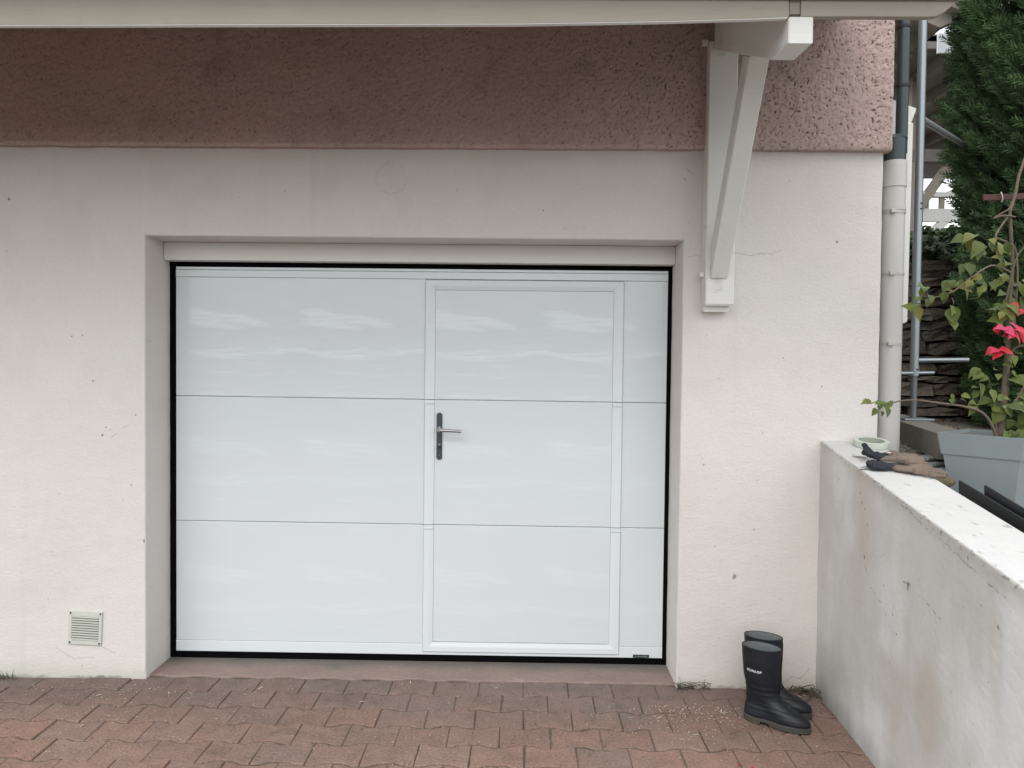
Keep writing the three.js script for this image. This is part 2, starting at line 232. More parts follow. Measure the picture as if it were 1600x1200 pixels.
const mRetTop = mat({ roughness: 0.85, bumpScale: 0.006, map: tex(1024, 256, 0, -.1, 2.0, .5, (z, x) => { const k = 1 + .04 * fbm(z * 3, x * 3, 3) + .03 * fbm(z * 50, x * 50, 2), s = sstep(.30, .70, fbm(z * 14 + 3, x * 26, 5)), g0 = sstep(.45, .05, z) * .5; return [mix(mix(.57, .48, g0), .26, s * .9) * k, mix(mix(.57, .475, g0), .255, s * .9) * k, mix(mix(.56, .46, g0), .24, s * .9) * k]; }, true, THREE.MirroredRepeatWrapping), bumpMap: tex(512, 128, 0, -.1, 2.0, .5, (z, x) => .5 + .3 * fbm(z * 14, x * 14, 4), false, THREE.MirroredRepeatWrapping) });

const noiseMat = (base, s, amp, rough, bs = 0.004, size = 0.5, n = 256) => mat({ roughness: rough, map: tex(n, n, 0, 0, size, size, (x, y) => { const k = 1 + amp * fbm(x * s, y * s, 4) + amp * .6 * fbm(x * s * 7, y * s * 7, 2); return base.map((c) => c * k); }, true, THREE.MirroredRepeatWrapping), bumpMap: tex(n, n, 0, 0, size, size, (x, y) => .5 + .4 * fbm(x * s * 3, y * s * 3, 4), false, THREE.MirroredRepeatWrapping), bumpScale: bs });
const mConcrete = noiseMat([.19, .175, .15], 8, .18, .92);
const mGravel = noiseMat([.17, .155, .13], 30, .55, 1, .02);
const mGround = noiseMat([.13, .125, .11], 4, .25, 1, .01, 2.0);
const mZinc = mat({ color: lin(.30, .33, .35), metalness: .8, roughness: .42 });
const mPipeWhite = noiseMat([.50, .488, .47], 5, .05, .5, .0006);
const mPipeDark = mat({ color: lin(.040, .056, .058), roughness: .42, metalness: .25 });
const mClip = mat({ color: lin(.45, .44, .42), roughness: .45, metalness: .4 });
const mDark = mat({ color: lin(.02, .022, .024), roughness: .7 });

/* ---------------------------------------------------------------- ground and paving */
const PX = 0.206, PZ = 0.155, ROW0 = -0.035;
{
  const g = new THREE.PlaneGeometry(1600, 1600, 1, 1); g.rotateX(-Math.PI / 2); g.translate(0, -0.06, 0); planarUV(g);
  setting(sh(new THREE.Mesh(g, mGround)), 'ground');
}
const edgeWave = (x) => { // trapezoid wave along a row boundary: +1 at the joints of the row behind it, -1 half a stone on
  const t = Math.abs((((x / PX) % 1) + 1) % 1 - 0.5) * PX; return 1 - 2 * sstep(0.030, 0.073, t) * 1; };
function paverShape(w, dz, a, jit) {
  const xs = [-w / 2, -0.073, -0.030, 0.030, 0.073, w / 2], up = [1, 1, -1, -1, 1, 1].map((s) => s * a), near = [], far = [];
  xs.forEach((x, i) => { near.push([x + jit(), -(dz / 2 + up[i]) + jit()]); far.push([x + jit(), dz / 2 + up[i] + jit()]); });
  return [...near, ...far.reverse()];
}
const paving = setting(new THREE.Group(), 'pavement');
{
  part(paving, 'sand_bed', planarUV(new THREE.PlaneGeometry(9, 6).rotateX(-Math.PI / 2).translate(-1.2, -0.0065, 2.85)), mSand);
  const G = 0.0038, make = (cx, cz) => {
    const pts = paverShape(PX - G, PZ - .0085, 0.0105, () => rr(-.0016, .0016)); { const c = Math.floor(rnd() * 24); if (c < pts.length) { pts[c][0] *= rr(.93, .98); pts[c][1] *= rr(.93, .98); } }
    const g = new THREE.ExtrudeGeometry(new THREE.Shape(pts.map((p) => new THREE.Vector2(...p))), { depth: 0.045, bevelEnabled: true, bevelSize: 0.003, bevelThickness: 0.003, bevelOffset: -0.003, bevelSegments: 1 });
    g.rotateX(-Math.PI / 2); g.translate(0, -0.048, 0);
    const P = g.attributes.position, uv = g.attributes.uv; for (let i = 0; i < P.count; i++) uv.setXY(i, cx + P.getX(i), cz + P.getZ(i));
    return g;
  };
  const rows = 9;
  for (let r = 0; r < rows; r++) for (let k = -13; k <= 10; k++) {
    const cx = (r % 2 ? 0.023 : -0.085) + PX * (k + 0.5), cz = ROW0 + PZ * (r + 0.5);
    if (cx > 2.0 || cx < -2.75) continue;
    if (r === 0 && false) continue;
    const o = part(paving, 'paver', make(cx, cz), paverTints[Math.floor(rnd() * 6)]);
    o.position.set(cx, rr(-.0035, .0018) - (r === 0 ? .001 : 0), cz); o.rotation.set(rr(-.012, .012), rr(-.008, .008), rr(-.010, .010));
  }
  const g0 = make(0, 0), list = [];
  for (let r = rows; r < 34; r++) for (let k = -26; k <= 10; k++) { const cx = (r % 2 ? 0.023 : -0.085) + PX * (k + 0.5); if (cx < 2) list.push([cx, ROW0 + PZ * (r + 0.5)]); }
  for (let r = 0; r < rows; r++) for (let k = -26; k < -13; k++) list.push([(r % 2 ? 0.023 : -0.085) + PX * (k + 0.5), ROW0 + PZ * (r + 0.5)]);
  const im = new THREE.InstancedMesh(g0, paverTints[0], list.length), M = new THREE.Matrix4();
  list.forEach(([x, z], i) => { im.setMatrixAt(i, M.makeTranslation(x, rr(-.002, .001), z)); const t = rr(.8, 1); im.setColorAt(i, new THREE.Color(t, t * rr(.95, 1), t * rr(.95, 1))); });
  im.name = 'outer_paver'; im.userData.kind = 'stuff'; sh(im); paving.add(im);
}

/* ---------------------------------------------------------------- house: walls, band, threshold, roof, brackets */
const house = thing('house', 'pale pink plastered house front with a rough pink band under the white eave', 'house');
{ // front wall with the door opening, edges a little uneven
  const L = -1.2547, R = 1.2505, T = 2.0888, pts = [], j = (s) => 0.0016 * fbm(s * 9, 3.3, 3) + (n2(s * 40, 9) > .45 ? .0022 : 0);
  pts.push([-6, -.03]);
  const up = []; for (let y = -.03; y < T - .01; y += .03) up.push(y);
  up.forEach((y) => pts.push([L + j(y + 5), y])); pts.push([L, T]);
  for (let x = L + .06; x < R - .03; x += .06) pts.push([x, T + .0012 * fbm(x * 4, 7, 2)]);
  pts.push([R, T]); up.reverse().forEach((y) => pts.push([R - j(y + 11), y]));
  const cor = []; for (let y = -.03; y < 2.5; y += .04) cor.push([2.158 + .0025 * fbm(y * 6, 21, 3) + .003 * sstep(2.4, 1.2, y), y]);
  pts.push(...cor, [2.158, 4.2], [-6, 4.2]);
  part(house, 'front_wall', prismZ(pts, -.30, 0, .004), mWall);
  part(house, 'side_wall', box(1.9, 2.155, -.03, 4.2, -6, -.301, 0), mWall);
  part(house, 'back_wall', box(-6, 1.899, -.03, 4.2, -6, -5.8, 0), mWall);
  part(house, 'left_wall', box(-6, -5.75, -.03, 4.2, -5.799, -.301, 0), mWall);
}
{ // rough band
  const y0 = 2.495, y1 = 3.3, zf = .040, xr = 2.183;
  const front = grid(1040, 176, (u, v) => {
    const x = mix(-2.65, xr, u), bot = y0 + .004 * fbm(x * 8, 4, 4) + .006 * (x / 4); let y = mix(bot, y1, v);
    let z = zf + .003 * fbm(x * 3, y * 3, 3) + .0035 * fbm(x * 30, y * 30, 3) - .0055 * wormy(x, y) + .0022 * n2(x * 75, y * 75);
    if (v < .02) z -= .008 * (1 - v / .02) ** 2; const e = (xr - x); let X = x; if (e < .012) { z -= .010 * (1 - e / .012) ** 2; X += .003 * fbm(y * 20, 3, 3); }
    return [X, y, z];
  });
  const under = grid(240, 1, (u, v) => { const x = mix(-2.65, xr, u), bot = y0 + .004 * fbm(x * 8, 4, 4) + .006 * (x / 4); return [x, bot, mix(-.02, zf - .008, v)]; }, (u, v, p) => [p[0], 2.51]);
  const end = grid(2, 60, (u, v) => { const y = mix(y0 + .003, y1, v); return [xr + .003 * fbm(y * 20, 3, 3) - .002 * (1 - u), y, mix(zf - .010, -.35, u)]; }, (u, v, p) => [p[2], p[1]]);
  const rest = box(-6, -2.65, y0 - .004, y1, 0.001, zf, 0), rest2 = box(2.156, xr - .003, y0 + .004, y1, -6, -.352, 0);
  for (const g of [front, under, end, rest, rest2]) { g.deleteAttribute('normal'); }
  const gs = [front, under, end, rest, rest2].map((g) => { const h = g.index ? g.toNonIndexed() : g; return h; });
  gs[0] = (() => { const h = front; h.computeVertexNormals(); return h.toNonIndexed(); })();
  for (let i = 1; i < gs.length; i++) gs[i].computeVertexNormals();
  part(house, 'plaster_band', mergeGeometries(gs), mBand, 'rough pink scraped render band above the door wall');
}
part(house, 'lintel_board', box(-1.2535, 1.2495, 1.9995, 2.0885, -.2495, -.185, .004), mLintel);
{ // threshold slab
  const pts = []; for (let x = -1.262; x <= 1.262; x += .02) pts.push([x, x < .33 ? -(ROW0 + .002 - edgeWave(x + .085 - PX * .0) * .0085) : -(-.030 + .003 * fbm(x * 5, 1, 2))]);
  const s = pts.map(([x, y]) => [x, y]); s.push([1.262, .31], [-1.262, .31]);
  const g = prismZ(s, 0, .06, .004); g.rotateX(-Math.PI / 2); g.translate(0, -.0555, 0);
  const P = g.attributes.position, uv = g.attributes.uv; for (let i = 0; i < P.count; i++) uv.setXY(i, P.getX(i), P.getZ(i));
  part(house, 'threshold', g, mThresh, 'worn pinkish concrete threshold under the garage door');
}
{ // roof over the front: sheathing, tiles edge, fascia, gutter
  const yr = (z) => 3.165 - .444 * z;
  part(house, 'roof', prismX([[1.075, yr(1.075)], [1.075, yr(1.075) + .05], [-3.2, yr(-3.2) + .05], [-3.2, yr(-3.2)]], -6, 1.93, 0), mSoffit);
  part(house, 'fascia_board', prismZ([[-6, 2.57], [-1.2, 2.596], [-.366, 2.603], [.465, 2.609], [.96, 2.62], [1.247, 2.63], [1.3565, 2.634], [1.3535, 2.74], [-6, 2.74]], 1.04, 1.065, .002), mFascia, 'long dirty cream fascia board left of the gap');
  part(house, 'fascia_board', prismZ([[1.394, 2.637], [1.60, 2.638], [1.80, 2.638], [1.825, 2.640], [1.85, 2.652], [1.90, 2.694], [1.93, 2.715], [1.93, 2.74], [1.392, 2.74]], 1.04, 1.065, .002), mFascia, 'short cream fascia board with a bevelled stained end');
  part(house, 'fascia_lip', prismZ([[-6, 2.5665], [-1.2, 2.5925], [-.366, 2.5995], [.465, 2.6055], [.96, 2.6165], [1.247, 2.6265], [1.35, 2.630], [1.35, 2.6335], [1.247, 2.629], [.96, 2.619], [.465, 2.608], [-.366, 2.602], [-1.2, 2.595], [-6, 2.569]], 1.050, 1.068, .0006), mTrim);
  part(house, 'joint_strap', box(1.3575, 1.393, 2.646, 2.735, 1.045, 1.060, .003), mOldWood);
  const gut = []; for (let i = 0; i <= 14; i++) { const a = Math.PI * (1 + i / 14); gut.push([1.137 + .068 * Math.cos(a), 2.80 + .068 * Math.sin(a)]); }
  for (let i = 14; i >= 0; i--) { const a = Math.PI * (1 + i / 14); gut.push([1.137 + .064 * Math.cos(a), 2.80 + .064 * Math.sin(a)]); }
  part(house, 'gutter', prismX(gut, -6, 1.93, 0), mZinc);
}
function bracketPost(parent) { }
{
  const br = group(house, 'eave_bracket');
  part(br, 'post', prismX([[.002, 1.79], [.084, 1.782], [.090, 1.79], [.090, 2.96], [.0, 3.0]], 1.333, 1.462, .004), mTrim);
  part(br, 'foot_block', prismX([[.0, 1.757], [.055, 1.757], [.062, 1.7895], [.0, 1.789]], 1.334, 1.448, .003), mTrim);
  part(br, 'brace', prismX([[.0915, 1.905], [.10, 1.905], [.64, 2.677], [.555, 2.715], [.0915, 2.052]], 1.353, 1.430, .004), mTrim);
  part(br, 'rafter', prismX([[.092, 2.922], [.906, 2.560], [1.07, 2.550], [1.07, 2.6335], [1.038, 2.6335], [1.038, 2.700], [.092, 3.120]], 1.353, 1.433, .004), mTrim);
  for (const [y, x] of [[2.965, 1.306], [1.925, 1.312]]) part(br, 'peg', box(x, 1.3325, y - .012, y + .012, .046, .068, .002), mTrim);
  part(br, 'peg', box(1.4625, 1.478, 1.915, 1.925, .02, .03, .001), mOldWood);
  part(br, 'bent_nail', tube([[1.4625, 1.985, .012], [1.470, 1.97, .02], [1.482, 1.948, .02]], .003, 8, 6), mClip);
  const sb = group(house, 'side_bracket');
  part(sb, 'post', prismZ([[2.162, 1.74], [2.372, 1.726], [2.386, 1.735], [2.391, 2.696], [2.162, 2.70]], -.30, -.20, .004), mTrim);
  part(sb, 'rafter', beam([2.162, 2.80, -.25], [2.391, 2.72, -.25], .09, .10), mTrim);
}
{ // eave along the side of the house, seen from below past the corner
  const ea = group(house, 'side_eave'), ys = (x) => 4.45 - .42 * (x - 2.16);
  part(ea, 'soffit', prismZ([[2.16, ys(2.16)], [3.45, ys(3.45)], [3.45, ys(3.45) + .05], [2.16, ys(2.16) + .05]], -6, -1.7, 0), mSoffit);
  for (let i = 0; i < 9; i++) { const z = -1.78 - i * .36; part(ea, 'rafter', prismZ([[2.16, ys(2.16) - .12], [3.34, ys(3.34) - .12], [3.42, ys(3.42) - .05], [3.42, ys(3.42) - .001], [2.16, ys(2.16) - .001]], z - .08, z, .003), mSoffit); }
}

/* ---------------------------------------------------------------- garage door */
const door = thing('garage_door', 'white sectional garage door of three panels with a wicket door and black seal', 'garage door', [0, 0, -.25]);
{
  const rect = (x0, y0, x1, y1) => [[x0, y0], [x1, y0], [x1, y1], [x0, y1]];
  const X0 = -1.222, X1 = 1.229, Y0 = .0405, Y1 = 1.976;
  // seal frame with a slightly ragged inner edge
  const inner = []; const J = (s) => .0012 * fbm(s * 14, 2, 3);
  for (let y = .06; y < 1.98; y += .05) inner.push([X1 + .001 + J(y), y]);
  inner.push([X1, 1.979]); inner.push([X0, 1.979]);
  for (let y = 1.97; y > .05; y -= .05) inner.push([X0 - .001 + J(y + 7), y]);
  inner.unshift([X0, .0405], [X1, .0405]);
  part(door, 'seal_frame', prismZ([[-1.262, .006], [1.258, .006], [1.258, 2.0985], [-1.262, 2.0985]], -.045, -.004, 0, [inner.reverse()]), mRubber);
  part(door, 'backing_sheet', box(X0 - .02, X1 + .02, .012, 1.99, -.046 - .03, -.047, 0), mRubber);
  part(door, 'core', box(X0 + .002, X1 - .002, Y0 + .006, Y1 - .002, -.030, -.012, 0), mSeam);
  const wl = .027, wr = 1.0105, s1 = [1.331, 1.3225], s2 = [.703, .6955]; // seams at left and right
  const seam = (s, x) => mix(s[0], s[1], (x - X0) / (X1 - X0));
  const panel = (parent, name, xa, xb, lo, hi) => { // lo, hi: functions of x
    const g = prismZ([[xa, lo(xa)], [xb, lo(xb)], [xb, hi(xb)], [xa, hi(xa)]], -.0115, 0, .0022); const o = part(parent, name, g, mDoor); return o; };
  const gap = .0015, b1 = (x) => seam(s1, x), b2 = (x) => seam(s2, x), bot = () => .0965, top = () => 1.9245;
  const cols = [[X0, wl - .0009], [wr + .0009, X1]];
  for (const [a, b] of cols) { panel(door, 'panel', a, b, (x) => b1(x) + gap, top); panel(door, 'panel', a, b, (x) => b2(x) + gap, (x) => b1(x) - gap); panel(door, 'panel', a, b, bot, (x) => b2(x) - gap); }
  part(door, 'top_rail', prismZ(rect(X0, 1.9255, X1, 1.9605), -.0115, .0025, .002), mDoorSmooth);
  part(door, 'top_rail', prismZ(rect(X0, 1.9625, X1, 1.976), -.0115, -.001, .0015), mDoorSmooth);
  part(door, 'bottom_rail', prismZ([[X0, Y0], [X1, Y0], [X1, .0955], [wr + .001, .0955], [wr + .001, .0545], [wl - .001, .0545], [wl - .001, .0955], [X0, .0955]], -.0115, .0025, .002), mDoorSmooth);
  // wicket door
  const wk = group(door, 'wicket_door'); wk.userData.label = 'pedestrian wicket door with raised frame in the garage door';
  const fw = .0485, a = wl + fw, b = wr - fw;
  panel(wk, 'wicket_panel', a, b, (x) => b1(x) + gap, () => 1.872); panel(wk, 'wicket_panel', a, b, (x) => b2(x) + gap, (x) => b1(x) - gap); panel(wk, 'wicket_panel', a, b, () => .1075, (x) => b2(x) - gap);
  // frame bars: section across the bar: outer edge high, falling towards the panel
  const sec = [[0, -.011], [0, .006], [.003, .009], [.028, .0085], [fw, .0035], [fw, -.011]];
  function frameBar(p, q, dir, m0, m1) { // from p to q, dir = inward unit vector, m0/m1 = mitre (inward offset shifts along the bar)
    const L = Math.hypot(q[0] - p[0], q[1] - p[1]), t = [(q[0] - p[0]) / L, (q[1] - p[1]) / L], P = [], I = [];
    for (const e of [0, 1]) for (const [s, z] of sec) { const l = e ? L - m1 * s : m0 * s; P.push(p[0] + t[0] * l + dir[0] * s, p[1] + t[1] * l + dir[1] * s, z); }
    const n = sec.length; for (let i = 0; i < n; i++) { const k = (i + 1) % n; I.push(i, k, n + k, i, n + k, n + i); }
    for (let i = 1; i < n - 1; i++) { I.push(0, i + 1, i, n, n + i, n + i + 1); }
    const g = new THREE.BufferGeometry(); g.setAttribute('position', new THREE.Float32BufferAttribute(P, 3)); g.setIndex(I); let h = g.toNonIndexed(); h.computeVertexNormals(); planarUV(h); return toCreasedNormals(h, .2);
  }
  const yT = 1.921, yB = .057, cuts = (s, x) => seam(s, x);
  for (const [x, dir, nm] of [[wl, [1, 0]], [wr, [-1, 0]]]) {
    const xm = x + dir[0] * fw / 2, c1 = cuts(s1, xm), c2 = cuts(s2, xm);
    part(wk, 'frame_bar', frameBar([x, c1 + .002], [x, yT], dir, 0, 1), mDoorSmooth);
    part(wk, 'frame_bar', frameBar([x, c2 + .002], [x, c1 - .0235], dir, 0, 0), mDoorSmooth);
    part(wk, 'frame_bar', frameBar([x, yB], [x, c2 - .0235], dir, 1, 0), mDoorSmooth);
    for (const c of [c1, c2]) part(wk, 'hinge_cover', box(Math.min(x, x + dir[0] * fw), Math.max(x, x + dir[0] * fw), c - .022, c - .0015, -.009, .0045, .0015), mDoorSmooth);
  }
  part(wk, 'frame_bar', frameBar([wl, yT], [wr, yT], [0, -1], 1, 1), mDoorSmooth);
  part(wk, 'frame_bar', frameBar([wl, yB], [wr, yB], [0, 1], 1, 1), mDoorSmooth);
  // handle
  const hx = .1015, stadium = (cx, y0, y1, r) => { const p = []; for (let i = 0; i <= 10; i++) { const t = Math.PI * i / 10; p.push([cx + r * Math.cos(t), y1 - r + r * Math.sin(t)]); } for (let i = 0; i <= 10; i++) { const t = Math.PI * (1 + i / 10); p.push([cx + r * Math.cos(t), y0 + r + r * Math.sin(t)]); } return p; };
  part(wk, 'handle_plate', prismZ(stadium(hx, 1.026, 1.262, .0138), .0005, .009, .002), mPlate);
  part(wk, 'handle_lever', mergeGeometries([bar([hx, 1.178, .009], [hx, 1.178, .019], .014, 20), tube([[hx, 1.178, .018], [hx, 1.178, .045], [hx + .004, 1.178, .053], [hx + .014, 1.1775, .056], [hx + .06, 1.1755, .056], [hx + .112, 1.1735, .055]], .0078, 40, 14), bar([hx + .111, 1.1735, .055], [hx + .1125, 1.1735, .055], .0078, 14)].map((g) => { const h = g.toNonIndexed(); return h; })), mChrome);
  part(wk, 'lock_cylinder', prismZ(stadium(hx + .001, 1.082, 1.112, .0075), .009, .0135, .001), mDark);
  part(wk, 'lock_face', (() => { const g = new THREE.CylinderGeometry(.0072, .0072, .007, 20); g.rotateX(Math.PI / 2); g.translate(hx + .001, 1.104, .0105); return g; })(), mChrome);
  for (const y of [1.050, 1.192]) part(wk, 'screw', (() => { const g = new THREE.CylinderGeometry(.003, .003, .002, 10); g.rotateX(Math.PI / 2); g.translate(hx, y, .0095); return g; })(), mChrome);
  // maker's badge
  const cv = document.createElement('canvas'); cv.width = 512; cv.height = 96; const c = cv.getContext('2d');
  c.fillStyle = '#0d1418'; c.fillRect(0, 0, 512, 96); c.fillStyle = '#aab4ba'; c.font = 'bold 50px sans-serif'; c.textAlign = 'center'; c.textBaseline = 'middle'; c.fillText('LA TOULOUSAINE', 256, 50, 480);
  const ct = new THREE.CanvasTexture(cv); ct.colorSpace = THREE.SRGBColorSpace;
  const bd = part(door, 'badge', prismZ(rect(1.083, .043, 1.163, .058), .0026, .0042, .0004), mDark);
  const pl = part(bd, 'badge_print', new THREE.PlaneGeometry(.078, .0138).translate(1.123, .0505, .0046), mat({ map: ct, roughness: .5 }));
}

/* ---------------------------------------------------------------- retaining wall */
const ret = thing('retaining_wall', 'low whitewashed stained garden wall sloping down beside the black boots', 'wall');
{
  const xi = (z) => 1.9 - .048 * z, TH = .252, Z1 = 5.2, N = 520;
  const chip = (z) => .007 * fbm(z * 11, 2.5, 5) + .018 * sstep(.25, .65, fbm(z * 22, 8, 4));
  part(ret, 'wall_face', grid(N, 26, (u, v) => {
    const z = .0005 + u * Z1, t = topR(z), c = Math.abs(chip(z)); let y, x = xi(z);
    if (v < .9) { y = mix(-.05, t - .005 - c, v / .9); x += .005 * fbm(z * 2.2, y * 2.2, 3) + .0014 * fbm(z * 9, y * 9, 4); } else { const w = (v - .9) / .1, a = w * Math.PI / 2; y = t - (.005 + c) * (1 - Math.sin(a)); x += (.005 + c) * (1 - Math.cos(a)); }
    return [x, y, z];
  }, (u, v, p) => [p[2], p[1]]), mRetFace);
  part(ret, 'wall_top', grid(N, 16, (u, v) => {
    const z = .0005 + u * Z1, t = topR(z), c = Math.abs(chip(z)), a = xi(z) + .005 + c, b = xi(z) + TH - .010; let x, y;
    if (v < .88) { const q = v / .88; x = mix(a, b, q); y = t + .0025 * fbm(z * 5, x * 8, 3) * Math.min(1, q * 6, (1 - q) * 6); } else { const w = (v - .88) / .12; x = mix(b, xi(z) + TH, Math.sin(w * Math.PI / 2)); y = t - .010 * (1 - Math.cos(w * Math.PI / 2)); }
    return [x, y, z];
  }, (u, v, p) => [p[2], p[0] - xi(p[2])]), mRetTop);
  part(ret, 'wall_back', grid(60, 1, (u, v) => { const z = .0005 + u * Z1; return [xi(z) + TH, mix(topR(z) - .010, -.05, v), z]; }, (u, v, p) => [p[2], p[1]]), mRetFace);
  part(ret, 'wall_end', grid(1, 1, (u, v) => [mix(xi(Z1), xi(Z1) + TH, u), mix(-.05, topR(Z1) - .011, v), Z1]), mRetFace);
  part(ret, 'nail', tube([[1.858, .768, .93], [1.842, .77, .922], [1.838, .772, .921]], .0028, 6, 6), mOldWood);
  part(ret, 'nail', bar([1.8535, .772, .92], [1.8535, .744, .921], .0022, 6), mOldWood);
}

/* ---------------------------------------------------------------- wall vent */
{
  const v = thing('vent_grille', 'small square cream louvred vent low on the wall left of the door', 'vent', [-1.539, .24, 0]); v.rotation.z = -.045;
  const m = mat({ color: lin(.56, .57, .515), roughness: .55 }), w = .0785, h = .0805;
  part(v, 'frame', prismZ([[-w, -h], [w, -h], [w, h], [-w, h]], .0005, .0085, .002, [[[-.064, -.060], [-.064, .054], [.064, .054], [.064, -.060]]]), m);
  part(v, 'backing', box(-.066, .066, -.062, .056, .0006, .0018, 0), mat({ color: lin(.16, .16, .14), roughness: .9 }));
  for (let i = 0; i < 10; i++) { const y = -.0545 + i * .0118; const g = new RoundedBoxGeometry(.128, .0013, .0122, 1, .0005); g.rotateX(.42); part(v, 'slat', g, m).position.set(0, y, .0058); }
  for (const [x, y] of [[-w + .008, h - .012], [w - .008, h - .010], [-w + .008, -h + .010], [w - .008, -h + .010]]) part(v, 'screw', new THREE.CylinderGeometry(.0042, .0042, .003, 12).rotateX(Math.PI / 2), mDark).position.set(x, y, .0088);
}

/* ---------------------------------------------------------------- downpipe */
{
  const d = thing('downpipe', 'rain downpipe at the house corner, dark grey above and cream below', 'downpipe', [0, 0, -.08]);
  part(d, 'upper_pipe', mergeGeometries([cyl(2.276, 2.515, 4.0, 0, .0268), cyl(2.244, 2.476, 2.58, 0, .0515, .0515), cyl(2.25, 2.58, 2.60, 0, .0515, .03)]), mPipeDark, 'dark grey upper length of pipe');
  for (const y of [3.10, 2.827]) part(d, 'pipe_ring', cyl(2.276, y - .006, y + .006, 0, .0305), mDark);
  part(d, 'lower_pipe', cyl(2.246, .85, 2.36, 0, .0515), mPipeWhite, 'cream lower length of pipe');
  part(d, 'sleeve', cyl(2.246, 2.355, 2.4755, 0, .0555), mPipeWhite);
  part(d, 'sleeve', cyl(2.246, 2.245, 2.262, 0, .0545), mPipeWhite);
  for (const y of [2.236, 1.949, 1.621]) { const c = part(d, 'pipe_clip', cyl(2.246, y - .006, y + .006, 0, .0538), mClip); part(c, 'clip_screw', box(2.21, 2.232, y - .008, y + .010, .045, .062, .002), mClip); }
}

/* ---------------------------------------------------------------- terrace behind the garden wall */
{
  const hgt = (x, z) => {
    let y = mix(1.10, .90, sstep(-.25, .12, z)); if (z > .1) y = Math.min(y, topR(z) - .13);
    y = mix(y, 2.30 + .03 * (-z), sstep(-2.75, -2.95, z)); return y + .02 * fbm(x * 2, z * 2, 3) + .006 * fbm(x * 14, z * 14, 2);
  };
  const g = grid(150, 220, (u, v) => { const z = mix(-14, 5.1, v ** .8), x = (z > 0 ? 2.03 - .048 * z : 2.03) + 13 * u ** 1.7; return [x, hgt(x, z), z]; }, (u, v, p) => [p[0], p[2]]);
  g.index.array.reverse(); g.computeVertexNormals();
  setting(sh(new THREE.Mesh(g, mGravel)), 'terrace_ground');
  // pebbles of the gravel
  const pg = new THREE.IcosahedronGeometry(1, 0), n = 5200, im = new THREE.InstancedMesh(pg, mat({ roughness: .95 }), n), M = new THREE.Matrix4(), q = new THREE.Quaternion(), e = new THREE.Euler();
  for (let i = 0; i < n; i++) { const z = rr(-1.9, .35), x = rr(2.18, 3.5), s = rr(.004, .011); q.setFromEuler(e.set(rr(0, 6), rr(0, 6), rr(0, 6))); M.compose(new THREE.Vector3(x, hgt(x, z) + s * .3, z), q, new THREE.Vector3(s, s * .7, s * 1.2)); im.setMatrixAt(i, M); const t = rr(.10, .30); im.setColorAt(i, lin(t, t * .93, t * .82)); }
  im.name = 'gravel'; im.userData.kind = 'stuff'; im.userData.label = 'grey brown gravel between the cream downpipe and the planter'; im.userData.category = 'gravel'; scene.add(sh(im));
  // concrete sleeper
  const sl = sh(new THREE.Mesh(beam([2.86, 1.155, -1.35], [2.475, 1.155, .09], .155, .12), mConcrete)); sl.name = numbered('concrete_sleeper'); scene.add(sl); tag(sl, 'long concrete beam lying under the foot of the scaffold pole', 'concrete beam');
  // mossy stone and offcuts between wall and planter
  const st = new THREE.IcosahedronGeometry(.055, 1); { const P = st.attributes.position; for (let i = 0; i < P.count; i++) { const k = 1 + .25 * n2(P.getX(i) * 30, P.getY(i) * 30 + P.getZ(i) * 21); P.setXYZ(i, P.getX(i) * k * 1.2, P.getY(i) * k * .8, P.getZ(i) * k); } }
  const so = sh(new THREE.Mesh(mergeVertices(st), noiseMat([.115, .10, .06], 18, .5, .95))); so.geometry.computeVertexNormals(); so.name = 'mossy_stone'; so.position.set(2.225, 1.045, .42); so.scale.set(.95, .6, .9); scene.add(so); tag(so, 'mossy brown stone wedged between the glove fingertips and the planter', 'stone');
  const wp = thing('grey_boards', 'weathered grey boards lying on the gravel behind the work gloves', 'boards', [0, 0, 0]), mb = paintMat([.20, .21, .21], .5, .85, 31);
  for (let i = 0; i < 3; i++) part(wp, 'board', beam([2.22 + i * .06, 1.06 + i * .018, .22 - i * .09], [2.62, 1.055 + i * .018, .02 - i * .10], .075, .014), mb);
}

/* ---------------------------------------------------------------- dry stone wall */
{
  const w = thing('dry_stone_wall', 'dark dry stone wall of flat stones behind the scaffold pole', 'stone wall', [0, 0, -2.35]);
  const ms = [[.115, .098, .077], [.088, .077, .063], [.145, .126, .104], [.103, .085, .066], [.077, .07, .061]].map((c, i) => noiseMat(c, 9 + i, .4, .97, .02, .4));
  part(w, 'core', (() => { const g = prismX([[-.10, .9], [-.52, 2.30], [-.9, 2.30], [-.9, .9]], 2.2, 6.2, 0); return g; })(), mDark);
  let y = 1.04, row = 0;
  while (y < 2.34) {
    const h = rr(.055, .115); let x = 2.35 + rr(-.1, .05);
    while (x < 4.95) {
      const L = rr(.16, .46), d = rr(.2, .3), g0 = new THREE.BoxGeometry(L - .012, h - .010, d, 3, 2, 1); g0.deleteAttribute('uv'); g0.deleteAttribute('normal'); let g = mergeVertices(g0);
      const P = g.attributes.position; for (let i = 0; i < P.count; i++) { const ex = Math.abs(P.getX(i)) > L * .45 ? .85 : 1; P.setXYZ(i, P.getX(i) + rr(-.015, .015), P.getY(i) * ex + rr(-.010, .010), P.getZ(i) + rr(-.022, .022)); }
      g = g.toNonIndexed(); g.computeVertexNormals(); planarUV(g);
      const o = part(w, 'stone', g, ms[Math.floor(rnd() * 5)]); o.position.set(x + L / 2, y + h / 2, -(y - 1.0) * .30 + .0 + rr(-.04, .05)); o.rotation.z = rr(-.05, .05); o.rotation.y = rr(-.1, .1);
      x += L;
    }
    y += h; row++;
  }
}

